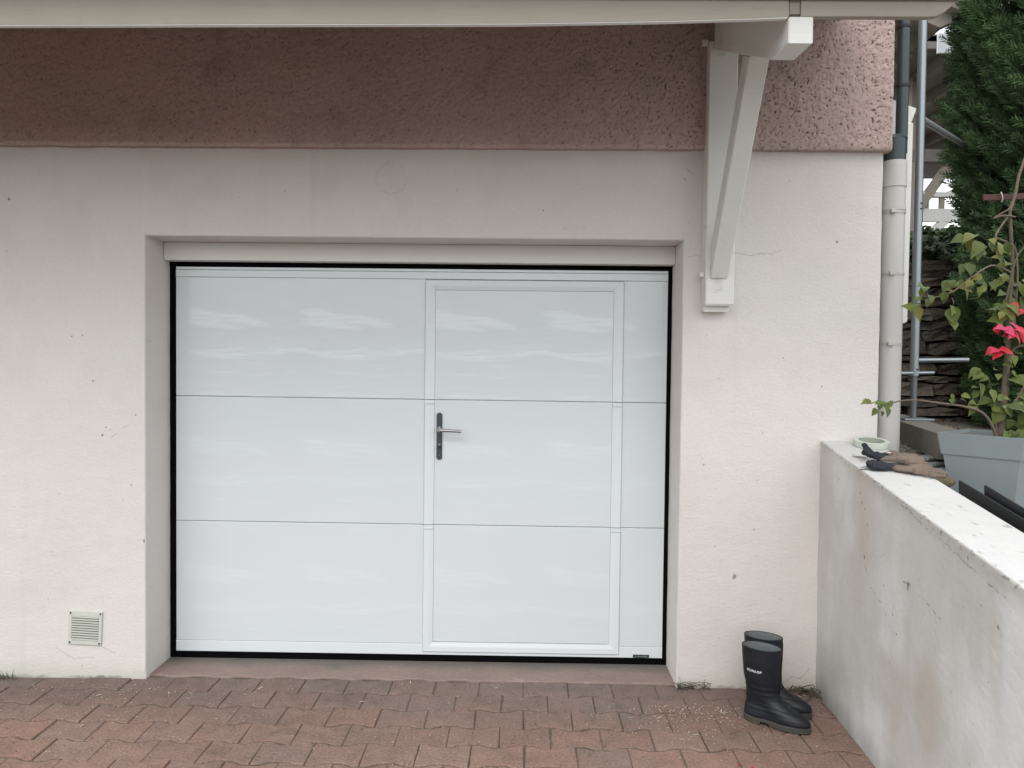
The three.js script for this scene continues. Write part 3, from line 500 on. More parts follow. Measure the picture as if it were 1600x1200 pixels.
/* ---------------------------------------------------------------- scaffold */
{
  const s = thing('scaffold_pole', 'galvanised scaffold pole on a screw jack foot standing on the concrete beam', 'scaffold', [2.728, 1.216, -.8]);
  part(s, 'standard', cyl(0, .300, 4.4, 0, .0232), mZinc);
  part(s, 'collar', cyl(0, .250, .305, 0, .0262), mZinc);
  part(s, 'jack_screw', cyl(0, .012, .26, 0, .0175), mat({ color: lin(.16, .17, .18), metalness: .6, roughness: .5 }));
  part(s, 'wing_handle', bar([-.090, .262, .01], [.100, .268, .02], .0095, 10), mZinc);
  part(s, 'base_plate', box(-.082, .082, .001, .011, -.075, .075, .002), mZinc);
  part(s, 'ledger', bar([.02, .337, 0], [.285, .343, .03], .0125, 12), mZinc);
  part(s, 'diagonal_tube', bar([-.078, 1.803, -.10], [1.10, 1.853, -1.32], .0185, 14), mat({ color: lin(.58, .60, .61), metalness: .4, roughness: .4 }));
  for (const y of [.285, 1.215, 1.185]) part(s, 'pin_hole', new THREE.CylinderGeometry(.006, .006, .003, 10).rotateX(Math.PI / 2), mDark).position.set(.004, y, y < .5 ? .0262 : .0232);
}

/* ---------------------------------------------------------------- timber canopy far behind */
{
  const c = thing('timber_canopy', 'far timber canopy with dim soffit on a braced post behind the scaffold pole', 'canopy'), mw = mTrim, z = -6, mSoffit = paintMat([0.20, 0.185, 0.16], 0.6, 0.8, 41);
  part(c, 'roof', prismX([[-5.0, 5.08], [-9, 5.20], [-9, 5.26], [-5.0, 5.14]], 4.4, 8.4, 0), mSoffit);
  for (let i = 0; i < 6; i++) part(c, 'rafter', beam([4.75 + i * .55, 5.01, -5.1], [4.75 + i * .55, 5.125, -8.9], .09, .13), mSoffit);
  part(c, 'wall_plate', box(4.6, 8.4, 4.02, 4.17, z - .07, z + .07, .004), mSoffit);
  part(c, 'back_boarding', box(4.4, 8.4, 4.55, 5.19, -9.0, -8.95, .004), mSoffit);
  part(c, 'fascia', box(4.4, 8.4, 5.00, 5.16, -5.03, -5.0, .004), mSoffit);
  part(c, 'post', box(5.22, 5.34, 1.9, 5.03, z - .06, z + .06, .004), mOldWood);
  part(c, 'brace', beam([5.34, 3.45, z], [5.75, 4.04, z], .10, .10), mOldWood);
  part(c, 'handrail', box(5.345, 7.5, 3.60, 3.66, z - .04, z + .04, .004), mw);
  part(c, 'rail_board', box(5.345, 7.5, 3.30, 3.46, z - .025, z + .025, .004), mw);
  for (let i = 0; i < 2; i++) part(c, 'baluster', box(5.42 + i * .19, 5.48 + i * .19, 3.462, 3.598, z - .02, z + .02, .002), mOldWood);
  part(c, 'lower_brace', beam([5.34, 2.98, z], [5.70, 3.32, z - .03], .10, .09), mw);
  part(c, 'panel', box(4.86, 5.22, 4.83, 5.04, -4.72, -4.69, .004), mat({ color: lin(.62, .66, .68), roughness: .5 }), 'pale bluish panel high in the gable');
}

/* ---------------------------------------------------------------- foliage */
function sprayGeometry(n, len, wid) { // a feathery conifer spray: ribs of narrow leaflets on a bent axis
  const P = []; const ax = (t) => [0, t * len, .10 * len * Math.sin(t * 2.2)];
  const tri = (a, b, c) => P.push(...a, ...b, ...c);
  for (let i = 0; i < n; i++) {
    const t = (i + .3) / n, [x, y, z] = ax(t), L = wid * (1 - t * .75) * rr(.75, 1.15), w = len / n * .42;
    for (const s of [-1, 1]) { const tip = [s * L * .72, y + L * .85, z + rr(-.25, .25) * L]; tri([x, y - w, z], [s * L * .25, y + L * .30 + w * .8, z + .05 * L], tip); tri([x, y + w, z], tip, [s * L * .30, y + L * .22 - w * .5, z - .05 * L]); }
  }
  tri([-.002, 0, 0], [.002, 0, 0], ax(1));
  const g = new THREE.BufferGeometry(); g.setAttribute('position', new THREE.Float32BufferAttribute(P, 3)); g.computeVertexNormals(); return g;
}
const mSpray = new THREE.MeshPhysicalMaterial({ color: lin(1, 1, 1), roughness: .75, side: THREE.DoubleSide });
const mBark = noiseMat([.085, .065, .05], 12, .35, .95, .01);
{
  const t = thing('cypress_tree', 'dense dark green cypress with feathery sprays behind the planter', 'tree', [4.75, 1.0, -1.55]);
  part(t, 'trunk', cyl(0, -.02, 7.4, 0, .12, .03, 12), mBark);
  for (let i = 0; i < 26; i++) { const y = .4 + i * .2, a = i * 2.4, l = .55; part(t, 'limb', tube([[0, y, 0], [Math.cos(a) * l * .5, y + .18, Math.sin(a) * l * .5], [Math.cos(a) * l, y + .55, Math.sin(a) * l]], [.022, .006], 8, 5), mBark); }
  const R = (y) => { const k = [[0, .86], [.25, .95], [.62, 1.03], [.8, 1.07], [1.04, 1.15], [1.27, 1.06], [1.64, 1.12], [2.3, 1.23], [3.2, 1.28], [4.6, 1.28], [6.6, .9], [8.2, .05]]; for (let i = 1; i < k.length; i++) if (y <= k[i][0]) return mix(k[i - 1][1], k[i][1], (y - k[i - 1][0]) / (k[i][0] - k[i - 1][0])); return .05; };
  const lump = (a, y) => 1 + .09 * fbm(Math.cos(a) * 1.6 + 10, y * 1.1 + Math.sin(a) * 1.6, 3);
  const place = (name, geo, n, r0, r1, col, s0, s1, drop) => {
    const im = new THREE.InstancedMesh(geo, mSpray, n), M = new THREE.Matrix4(), v = new THREE.Vector3(), Y = new THREE.Vector3(), Xv = new THREE.Vector3(), Zv = new THREE.Vector3();
    let i = 0; while (i < n) {
      const y = 7.6 * rnd() ** 1.3, a = rr(0, Math.PI * 2); if (Math.sin(a) < -.35 && rnd() < .7) continue;
      const r = R(y) * lump(a, y) * mix(r0, r1, Math.sqrt(rnd())), clump = n2(Math.cos(a) * r * 4.5 + y * 1.3, y * 4.2 + Math.sin(a) * r * 4.5);
      if (rnd() < drop && clump < -.05) continue;
      v.set(Math.cos(a) * r, y, Math.sin(a) * r); const up = rr(.35, 1.15), tw = rr(-.8, .8);
      Y.set(Math.cos(a + tw), up, Math.sin(a + tw)).normalize(); Zv.set(rr(-1, 1), rr(-1, 1), rr(-1, 1)); Xv.crossVectors(Y, Zv).normalize(); Zv.crossVectors(Xv, Y);
      const s = rr(s0, s1); M.makeBasis(Xv, Y, Zv).scale(new THREE.Vector3(s, s, s)).setPosition(v); im.setMatrixAt(i, M);
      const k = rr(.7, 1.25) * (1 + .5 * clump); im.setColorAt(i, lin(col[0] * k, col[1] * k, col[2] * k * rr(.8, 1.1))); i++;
    }
    im.name = name; im.userData.kind = 'stuff'; sh(im); t.add(im); return im;
  };
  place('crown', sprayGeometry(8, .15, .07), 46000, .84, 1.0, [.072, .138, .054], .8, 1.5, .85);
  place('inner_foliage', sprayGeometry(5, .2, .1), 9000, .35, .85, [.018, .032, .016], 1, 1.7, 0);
}
function leafGeometry(fold = .25, curl = .35, w = .36) { // ovate leaf, base at the origin, tip at y = 1
  const N = 9, P = [], I = [], U = []; const prof = [0, .5, .84, .99, 1, .9, .72, .46, .2, 0];
  for (let i = 0; i <= N; i++) { const t = i / N, z = -curl * t * t, b = prof[i] * w; P.push(-b, t + .03, z + fold * b * 1.2 + .02 * Math.sin(t * 9), 0, t, z, b, t + .03, z + fold * b * 1.2 - .02 * Math.sin(t * 8)); U.push(0, t, .5, t, 1, t); }
  for (let i = 0; i < N; i++) { const a = i * 3; I.push(a, a + 1, a + 4, a, a + 4, a + 3, a + 1, a + 2, a + 5, a + 1, a + 5, a + 4); }
  const g = new THREE.BufferGeometry(); g.setAttribute('position', new THREE.Float32BufferAttribute(P, 3)); g.setAttribute('uv', new THREE.Float32BufferAttribute(U, 2)); g.setIndex(I); g.computeVertexNormals(); return g;
}
const leafGeos = [leafGeometry(.3, .35), leafGeometry(.5, .15), leafGeometry(.15, .6, .40), leafGeometry(.4, .5, .32)];
const leafMat = (c) => new THREE.MeshPhysicalMaterial({ color: lin(...c), roughness: .72, side: THREE.DoubleSide, transmission: .35, thickness: 0 });
const mLeaves = [leafMat([.108, .150, .018]), leafMat([.145, .175, .024]), leafMat([.075, .112, .016]), leafMat([.185, .188, .032])];
const basis = (dir, facing) => { const Y = new THREE.Vector3(...dir).normalize(), Z = new THREE.Vector3(...facing), X = new THREE.Vector3().crossVectors(Y, Z).normalize(); Z.crossVectors(X, Y); return new THREE.Matrix4().makeBasis(X, Y, Z); };
function leaf(parent, name, p, size, dir, facing, m, g) { const o = part(parent, name, g || leafGeos[Math.floor(rnd() * 4)], m); o.quaternion.setFromRotationMatrix(basis(dir, facing)); o.position.set(...p); o.scale.setScalar(size); return o; }

/* ---------------------------------------------------------------- planter and its climbing plant */
{
  const C = [2.575, .90, .205], p = thing('planter', 'square tapered blue grey plastic planter on the terrace', 'planter', C);
  p.rotation.y = Math.atan2(-.777, .63); // local x along the front left face
  const mp = noiseMat([.245, .285, .298], 3, .05, .5, .0008), H = .33, T = .168, B = .118;
  const frus = (y0, y1, h0, h1, th) => { // open square frustum wall with thickness
    const ring = (h, y) => [[-h, y, h], [h, y, h], [h, y, -h], [-h, y, -h]], P = [], I = [], R = [ring(h0, y0), ring(h1, y1), ring(h1 - th, y1), ring(h0 - th, y0)];
    R.forEach((r) => r.forEach((q) => P.push(...q)));
    for (let k = 0; k < 4; k++) for (let i = 0; i < 4; i++) { const j = (i + 1) % 4, a = k * 4, b = ((k + 1) % 4) * 4; I.push(a + i, a + j, b + j, a + i, b + j, b + i); }
    let g = new THREE.BufferGeometry(); g.setAttribute('position', new THREE.Float32BufferAttribute(P, 3)); g.setIndex(I); g = g.toNonIndexed(); g.computeVertexNormals(); return planarUV(g);
  };
  part(p, 'body', frus(0, H - .088, B, .150, .006), mp);
  part(p, 'rim', frus(H - .094, H, .1545, T, .009), mp);
  part(p, 'base', box(-B + .004, B - .004, .001, .010, -B + .004, B - .004, 0), mp);
  part(p, 'soil', grid(10, 10, (u, v) => [mix(-.152, .152, u), H - .045 + .012 * n2(u * 9, v * 9), mix(.152, -.152, v)]), noiseMat([.05, .037, .026], 30, .5, 1, .02));

  const b = thing('bougainvillea', 'climbing plant with green leaves and a few pink red blooms in the planter', 'plant', [0, 0, 0]);
  const mStem = noiseMat([.15, .12, .085], 20, .3, .9, .004), mTwig = noiseMat([.20, .155, .115], 20, .3, .85, .003);
  const base = [2.592, 1.165, .2];
  part(b, 'stem', tube([base, [2.606, 1.306, .2], [2.615, 1.445, .2], [2.622, 1.613, .205], [2.627, 1.807, .2], [2.633, 1.974, .2], [2.625, 2.084, .2], [2.616, 2.194, .2]], [.013, .0065], 60, 9), mStem);
  part(b, 'stem', tube([[2.602, 1.165, .215], [2.614, 1.30, .20], [2.632, 1.42, .19], [2.630, 1.55, .2]], [.009, .006], 24, 7), mStem);
  part(b, 'twig', tube([[2.616, 2.194, .2], [2.636, 2.263, .2], [2.65, 2.346, .2], [2.665, 2.393, .2], [2.685, 2.47, .2], [2.70, 2.58, .2]], [.0065, .005], 24, 7), mTwig);
  part(b, 'branch', tube([[2.589, 1.167, .22], [2.541, 1.266, .24], [2.486, 1.322, .26], [2.406, 1.347, .28], [2.286, 1.363, .3], [2.168, 1.376, .32], [2.091, 1.371, .34], [2.034, 1.357, .35], [1.995, 1.346, .35]], [.0075, .0022], 60, 6), mTwig);
  part(b, 'branch', tube([[2.635, 1.924, .2], [2.575, 1.948, .22], [2.51, 1.952, .25], [2.418, 1.902, .28], [2.327, 1.837, .3], [2.264, 1.815, .32], [2.205, 1.798, .33]], [.0048, .0022], 40, 6), mTwig);
  part(b, 'twig', tube([[2.616, 2.181, .2], [2.557, 2.108, .22], [2.534, 2.077, .24], [2.591, 2.059, .22], [2.642, 2.035, .2], [2.656, 1.946, .2], [2.655, 1.808, .2], [2.648, 1.669, .2]], .0042, 50, 6), mTwig);
  part(b, 'twig', tube([[2.548, 2.163, .2], [2.575, 2.172, .215], [2.596, 2.171, .22], [2.639, 2.17, .2]], .004, 16, 6), mTwig);
  part(b, 'twig', tube([[2.548, 2.165, .2], [2.58, 2.185, .2], [2.612, 2.205, .2], [2.625, 2.24, .2]], .0035, 16, 6), mTwig);
  part(b, 'twig', tube([[2.61, 1.807, .2], [2.623, 1.994, .25], [2.66, 2.06, .28]], [.0045, .003], 20, 6), mTwig);
  part(b, 'twig', tube([[2.608, 1.306, .2], [2.628, 1.335, .22], [2.68, 1.46, .25]], [.005, .003], 20, 6), mTwig);
  part(b, 'branch', tube([[2.626, 1.543, .2], [2.64, 1.599, .22], [2.661, 1.612, .25], [2.73, 1.585, .25]], [.006, .005], 24, 7), mTwig);
  part(b, 'twig', tube([[2.594, 1.20, .2], [2.566, 1.29, .22], [2.55, 1.38, .23], [2.52, 1.47, .24]], [.005, .002], 20, 6), mTwig);
  // clusters of leaves: centre, spread, count, size, tip direction
  const cl = [[2.435, 2.05, .235, .025, 3, .115, -.6], [2.50, 2.03, .245, .035, 3, .08, -.2], [2.56, 2.035, .23, .03, 3, .095, .3], [2.60, 1.985, .16, .03, 2, .08, -.3], [2.41, 1.955, .25, .025, 2, .085, -.7], [2.63, 1.88, .18, .045, 5, .095, .3], [2.54, 1.88, .2, .04, 4, .075, -.4], [2.43, 1.875, .28, .04, 4, .065, -.5], [2.565, 1.80, .22, .035, 4, .10, -.2], [2.555, 1.73, .235, .032, 5, .105, -.2], [2.66, 1.84, .21, .04, 4, .10, .5], [2.20, 1.81, .31, .05, 5, .075, -.9], [2.26, 1.815, .33, .04, 3, .075, .0], [2.35, 1.865, .26, .015, 1, .11, -1.0], [2.40, 1.85, .22, .01, 1, .08, 1.0], [2.30, 1.755, .335, .012, 1, .11, .5], [2.33, 1.70, .30, .012, 1, .09, .4], [2.17, 1.745, .36, .025, 2, .085, -.3], [1.985, 1.348, .37, .042, 7, .062, -.5], [2.355, 1.378, .29, .022, 3, .068, .1], [2.52, 1.485, .24, .03, 4, .085, -.4], [2.515, 1.42, .225, .025, 4, .085, -.2], [2.55, 1.36, .23, .035, 5, .085, -.1], [2.61, 1.335, .23, .03, 4, .10, .4], [2.47, 1.345, .24, .015, 2, .075, -.6], [2.635, 1.48, .22, .03, 3, .095, .4], [2.60, 1.545, .24, .03, 3, .075, -.3], [2.69, 1.39, .2, .03, 4, .09, .4], [2.69, 1.26, .19, .03, 4, .085, .2], [2.63, 1.225, .24, .03, 3, .07, -.1], [2.67, 1.32, .24, .03, 3, .08, .4], [2.645, 1.63, .23, .02, 2, .07, .3], [2.69, 1.75, .2, .03, 3, .085, .4]];
  for (const [x, y, z, sp, n, s, dx] of cl) for (let i = 0, N = Math.round(n * 1.5); i < N; i++) leaf(b, 'leaf', [x + rr(-sp, sp), y + rr(-sp, sp) * .8 + s * .15, z + rr(-sp, sp)], s * rr(.5, .98) * .76, [dx + rr(-.8, .8), rr(-1.0, .15), rr(.0, .9)], [rr(-.6, .5), rr(.3, 1.1), rr(.3, 1)], mLeaves[Math.floor(rnd() * 4) % (y > 1.6 ? 4 : 3)]);
  const bract = (c, e) => new THREE.MeshPhysicalMaterial({ color: lin(...c), roughness: .6, side: THREE.DoubleSide, transmission: .3, thickness: 0 });
  const mPink = bract([.60, .022, .075]), mRed = bract([.56, .018, .03]), mMag = bract([.58, .03, .14]);
  const fl = [[2.535, 1.688, .25, mRed, .038, 2], [2.565, 1.685, .27, mMag, .062, 3], [2.59, 1.675, .265, mPink, .068, 3], [2.62, 1.685, .255, mMag, .05, 2], [2.66, 1.685, .25, mRed, .075, 3], [2.553, 1.60, .255, mRed, .066, 3], [2.535, 1.60, .265, mPink, .05, 2], [2.661, 1.774, .22, mRed, .045, 3], [2.60, 1.655, .27, mPink, .05, 2]];
  for (const [x, y, z, m, s, n] of fl) { const f = group(b, 'bloom'); for (let i = 0; i < n; i++) { const o = leaf(f, 'bract', [x + rr(-.01, .01), y + rr(-.008, .008), z], s * .82, [rr(-1.1, .9), rr(-.5, .5), rr(.0, .6)], [rr(-.4, .4), rr(.3, .9), rr(.5, 1)], m, leafGeos[2]); } }
  const tr = thing('trellis_bar', 'rusty brown flat bar behind the top of the climbing plant', 'trellis', [2.475, 2.243, .24]);
  part(tr, 'bar', beam([0, 0, 0], [.62, .08, -.28], .008, .026), mat({ color: lin(.075, .032, .024), roughness: .85 }));
  part(tr, 'upright', beam([.40, .05, -.19], [.40, -1.32, -.19], .012, .02, [0, 0, 1]), mat({ color: lin(.075, .032, .024), roughness: .85 }));
  part(tr, 'tie', tube([[.095, .03, -.03], [.10, .012, -.028], [.105, -.01, -.035], [.112, .01, -.06]], .003, 12, 5, true), mClip);
}
{ // dark plastic edging strips leaning behind the wall
  const mS = noiseMat([.022, .023, .025], 9, .3, .55, .002);
  const strip = (pts, h, name, label) => { const g = grid(24, 1, (u, v) => { const k = u * (pts.length - 1), i = Math.min(pts.length - 2, Math.floor(k)), f = k - i, q = pts[i].map((c, a) => mix(c, pts[i + 1][a], f)); return [q[0] - v * .012, q[1] + (v - 1) * h, q[2]]; });
    const A = g.toNonIndexed(), B = A.clone(); { const P = B.attributes.position; for (let i = 0; i < P.count; i++) P.setX(i, P.getX(i) + .007); for (let i = 0; i < P.count; i += 3) for (const nm of ['position', 'uv']) { const a = B.attributes[nm], s = a.itemSize; for (let c = 0; c < s; c++) { const t = a.array[(i + 1) * s + c]; a.array[(i + 1) * s + c] = a.array[(i + 2) * s + c]; a.array[(i + 2) * s + c] = t; } } B.computeVertexNormals(); }
    const o = thing(name, label, 'edging strip', [0, 0, 0], 'black edging strips behind the garden wall');
    part(o, 'face', mergeGeometries([A, B]), mS);
    part(o, 'top_edge', tube(pts.map(([x, y, z]) => [x - .009, y, z]), .0042, 24, 6), mS);
    for (const q of [pts[0], pts[pts.length - 1]]) part(o, 'end_edge', bar([q[0] - .009, q[1], q[2]], [q[0] + .003, q[1] - h, q[2]], .0042, 6), mS);
    return o; };
  strip([[2.188, 1.083, .645], [2.178, 1.060, .80], [2.165, 1.03, 1.0], [2.14, .985, 1.3], [2.10, .93, 1.7]], .16, 'edging_strip', 'black plastic edging strip reaching farthest left along the wall top');
  strip([[2.198, 1.088, .79], [2.192, 1.069, .9], [2.183, 1.045, 1.05], [2.17, 1.01, 1.3], [2.13, .955, 1.7]], .16, 'edging_strip', 'black plastic edging strip standing behind and above the other one');
}

/* ---------------------------------------------------------------- tape roll, gloves, blade */
{
  const t = thing('tape_roll', 'pale green roll of masking tape lying on the garden wall top', 'tape', [2.093, topR(.088) + .001, .088]); t.rotation.x = .145;
  const prof = [[.055, 0], [.0735, 0], [.0752, .0012], [.0755, .014], [.0752, .0258], [.0735, .027], [.055, .027], [.054, .0255], [.054, .0015], [.055, 0]].map(([x, y]) => new THREE.Vector2(x, y));
  part(t, 'tape', new THREE.LatheGeometry(prof, 64), noiseMat([.50, .545, .475], 6, .07, .7, .001));
  part(t, 'core', new THREE.LatheGeometry([[.0505, .001], [.0537, .001], [.0537, .0262], [.0505, .0262], [.0505, .001]].map(([x, y]) => new THREE.Vector2(x, y)), 48), noiseMat([.33, .36, .29], 8, .15, .9));
}
function sdfMesh(caps, pad, res, wob) { // capsules [x,y,z,r, x,y,z,r, flatten] joined smoothly and meshed
  let lo = [1e9, 1e9, 1e9], hi = [-1e9, -1e9, -1e9];
  for (const c of caps) for (const o of [0, 4]) for (let i = 0; i < 3; i++) { lo[i] = Math.min(lo[i], c[o + i] - c[o + 3]); hi[i] = Math.max(hi[i], c[o + i] + c[o + 3]); }
  const S = Math.max(hi[0] - lo[0], hi[1] - lo[1], hi[2] - lo[2]) / 2 + pad, cen = lo.map((l, i) => (l + hi[i]) / 2);
  const mc = new MarchingCubes(res, new THREE.MeshStandardMaterial(), false, false, 120000); mc.isolation = 0;
  const seg = (x, y, z, c) => { const ax = c[0], ay = c[1], az = c[2], bx = c[4] - ax, by = c[5] - ay, bz = c[6] - az, px = x - ax, py = y - ay, pz = z - az, t = clamp((px * bx + py * by + pz * bz) / (bx * bx + by * by + bz * bz + 1e-12)), f = c[8] || 1; return Math.hypot(px - t * bx, (py - t * by) * f, pz - t * bz) - mix(c[3], c[7], t); };
  for (let k = 0; k < res; k++) for (let j = 0; j < res; j++) for (let i = 0; i < res; i++) {
    const x = cen[0] + S * (2 * i / res - 1), y = cen[1] + S * (2 * j / res - 1), z = cen[2] + S * (2 * k / res - 1); let d = 1;
    for (const c of caps) { const e = seg(x, y, z, c), kk = .006, h = Math.max(kk - Math.abs(d - e), 0) / kk; d = Math.min(d, e) - h * h * kk * .25; }
    if (wob && Math.abs(d) < .03) d += wob * (n2(x * 55 + z * 20, y * 70 + z * 45) + .6 * n2(x * 110 + 7, z * 120 + y * 60));
    mc.field[i + j * res + k * res * res] = -d;
  }
  mc.update(); const n = mc.count, g = new THREE.BufferGeometry();
  g.setAttribute('position', new THREE.BufferAttribute(mc.positionArray.slice(0, n * 3), 3)); g.setAttribute('normal', new THREE.BufferAttribute(mc.normalArray.slice(0, n * 3), 3));
  g.scale(S, S, S); g.translate(...cen); return planarUV(g);
}
{
  const mG = noiseMat([.165, .125, .098], 14, .16, .8, .003), mC = noiseMat([.018, .019, .026], 20, .25, .85, .004);
  const top = topR(.45);
  // lower glove, fingers straight and spread towards the front
  const g1 = thing('work_glove', 'brown work glove lying flat under the other, fingers straight', 'glove', [1.925, topR(.46) + .003, .455], 'brown work gloves with black cuffs on the garden wall'); g1.rotation.set(.145, -.16, 0);
  part(g1, 'hand', sdfMesh([[.055, .012, .006, .018, .13, .013, .030, .022, 2.0], [.10, .012, .030, .022, .16, .012, .055, .017, 2.0], [.15, .012, .066, .0115, .20, .011, .098, .0105, 1.2], [.20, .011, .098, .0105, .240, .010, .104, .0095, 1.2], [.16, .013, .042, .0115, .215, .012, .058, .011, 1.2], [.215, .012, .058, .011, .262, .010, .060, .0095, 1.2], [.15, .014, .018, .012, .21, .013, .016, .011, 1.2], [.21, .013, .016, .011, .255, .010, .022, .0095, 1.2], [.15, .014, .000, .011, .20, .013, -.018, .010], [.20, .013, -.018, .010, .232, .010, -.020, .009]], .012, 84, .0026), mG);
  part(g1, 'cuff', sdfMesh([[.0, .018, .012, .020, .045, .016, .010, .020, 1.3], [.045, .016, .006, .020, .075, .014, .014, .019, 1.6], [.006, .014, .034, .015, .05, .013, .028, .015, 1.2], [-.006, .022, -.004, .011, .03, .020, .0, .014]], .014, 56, .0055), mC);
  // upper glove, fingers folded under
  const g2 = thing('work_glove', 'brown work glove lying crumpled on top, fingers folded under', 'glove', [1.945, topR(.37) + .012, .372], 'brown work gloves with black cuffs on the garden wall'); g2.rotation.set(.12, -.08, -.05);
  part(g2, 'hand', sdfMesh([[.055, .014, .010, .015, .13, .022, .022, .026, 1.7], [.13, .022, .022, .026, .20, .022, .020, .024, 1.4], [.12, .026, .002, .020, .195, .026, -.014, .017, 1.3], [.15, .016, .046, .017, .205, .012, .050, .0135], [.20, .014, .014, .015, .232, .004, .006, .0115], [.20, .012, .036, .013, .228, .002, .034, .0105], [.085, .020, -.034, .010, .125, .026, -.060, .011], [.125, .026, -.060, .011, .160, .020, -.056, .0105]], .012, 84, .0028), mG);
  part(g2, 'cuff', sdfMesh([[.0, .030, -.014, .017, .05, .020, .004, .019, 1.15], [-.004, .058, -.026, .009, .014, .026, -.014, .015], [.045, .018, .003, .019, .085, .016, .004, .015, 1.5], [.05, .022, -.014, .011, .088, .022, -.022, .009]], .014, 60, .0060), mC);
  part(g2, 'label_tag', box(.083, .097, .036, .039, -.012, -.002, .001), mat({ color: lin(.7, .7, .68), roughness: .6 }), 'small white tag on the cuff');
  const sb = thing('metal_shears', 'two pointed metal tips sticking out from under the black cuffs', 'shears', [1.90, topR(.40) + .002, .40]); sb.rotation.x = .14;
  const mSt = mat({ color: lin(.52, .54, .55), metalness: .6, roughness: .35 }), bl = (pts, y) => { const g = prismZ(pts, 0, .0035, .0006); g.rotateX(-Math.PI / 2); g.translate(0, y, 0); return g; };
  part(sb, 'blade', bl([[-.040, -.088], [.05, -.064], [.06, -.046], [.0, -.052]], .003), mSt);
  part(sb, 'blade', bl([[.022, .115], [.075, .082], [.075, .102], [.04, .116]], .003), mat({ color: lin(.25, .25, .25), metalness: .6, roughness: .45 }));
  part(sb, 'pivot', bl([[.05, -.064], [.075, .082], [.085, .10], [.10, .02], [.06, -.046]], .0005), mSt);
}

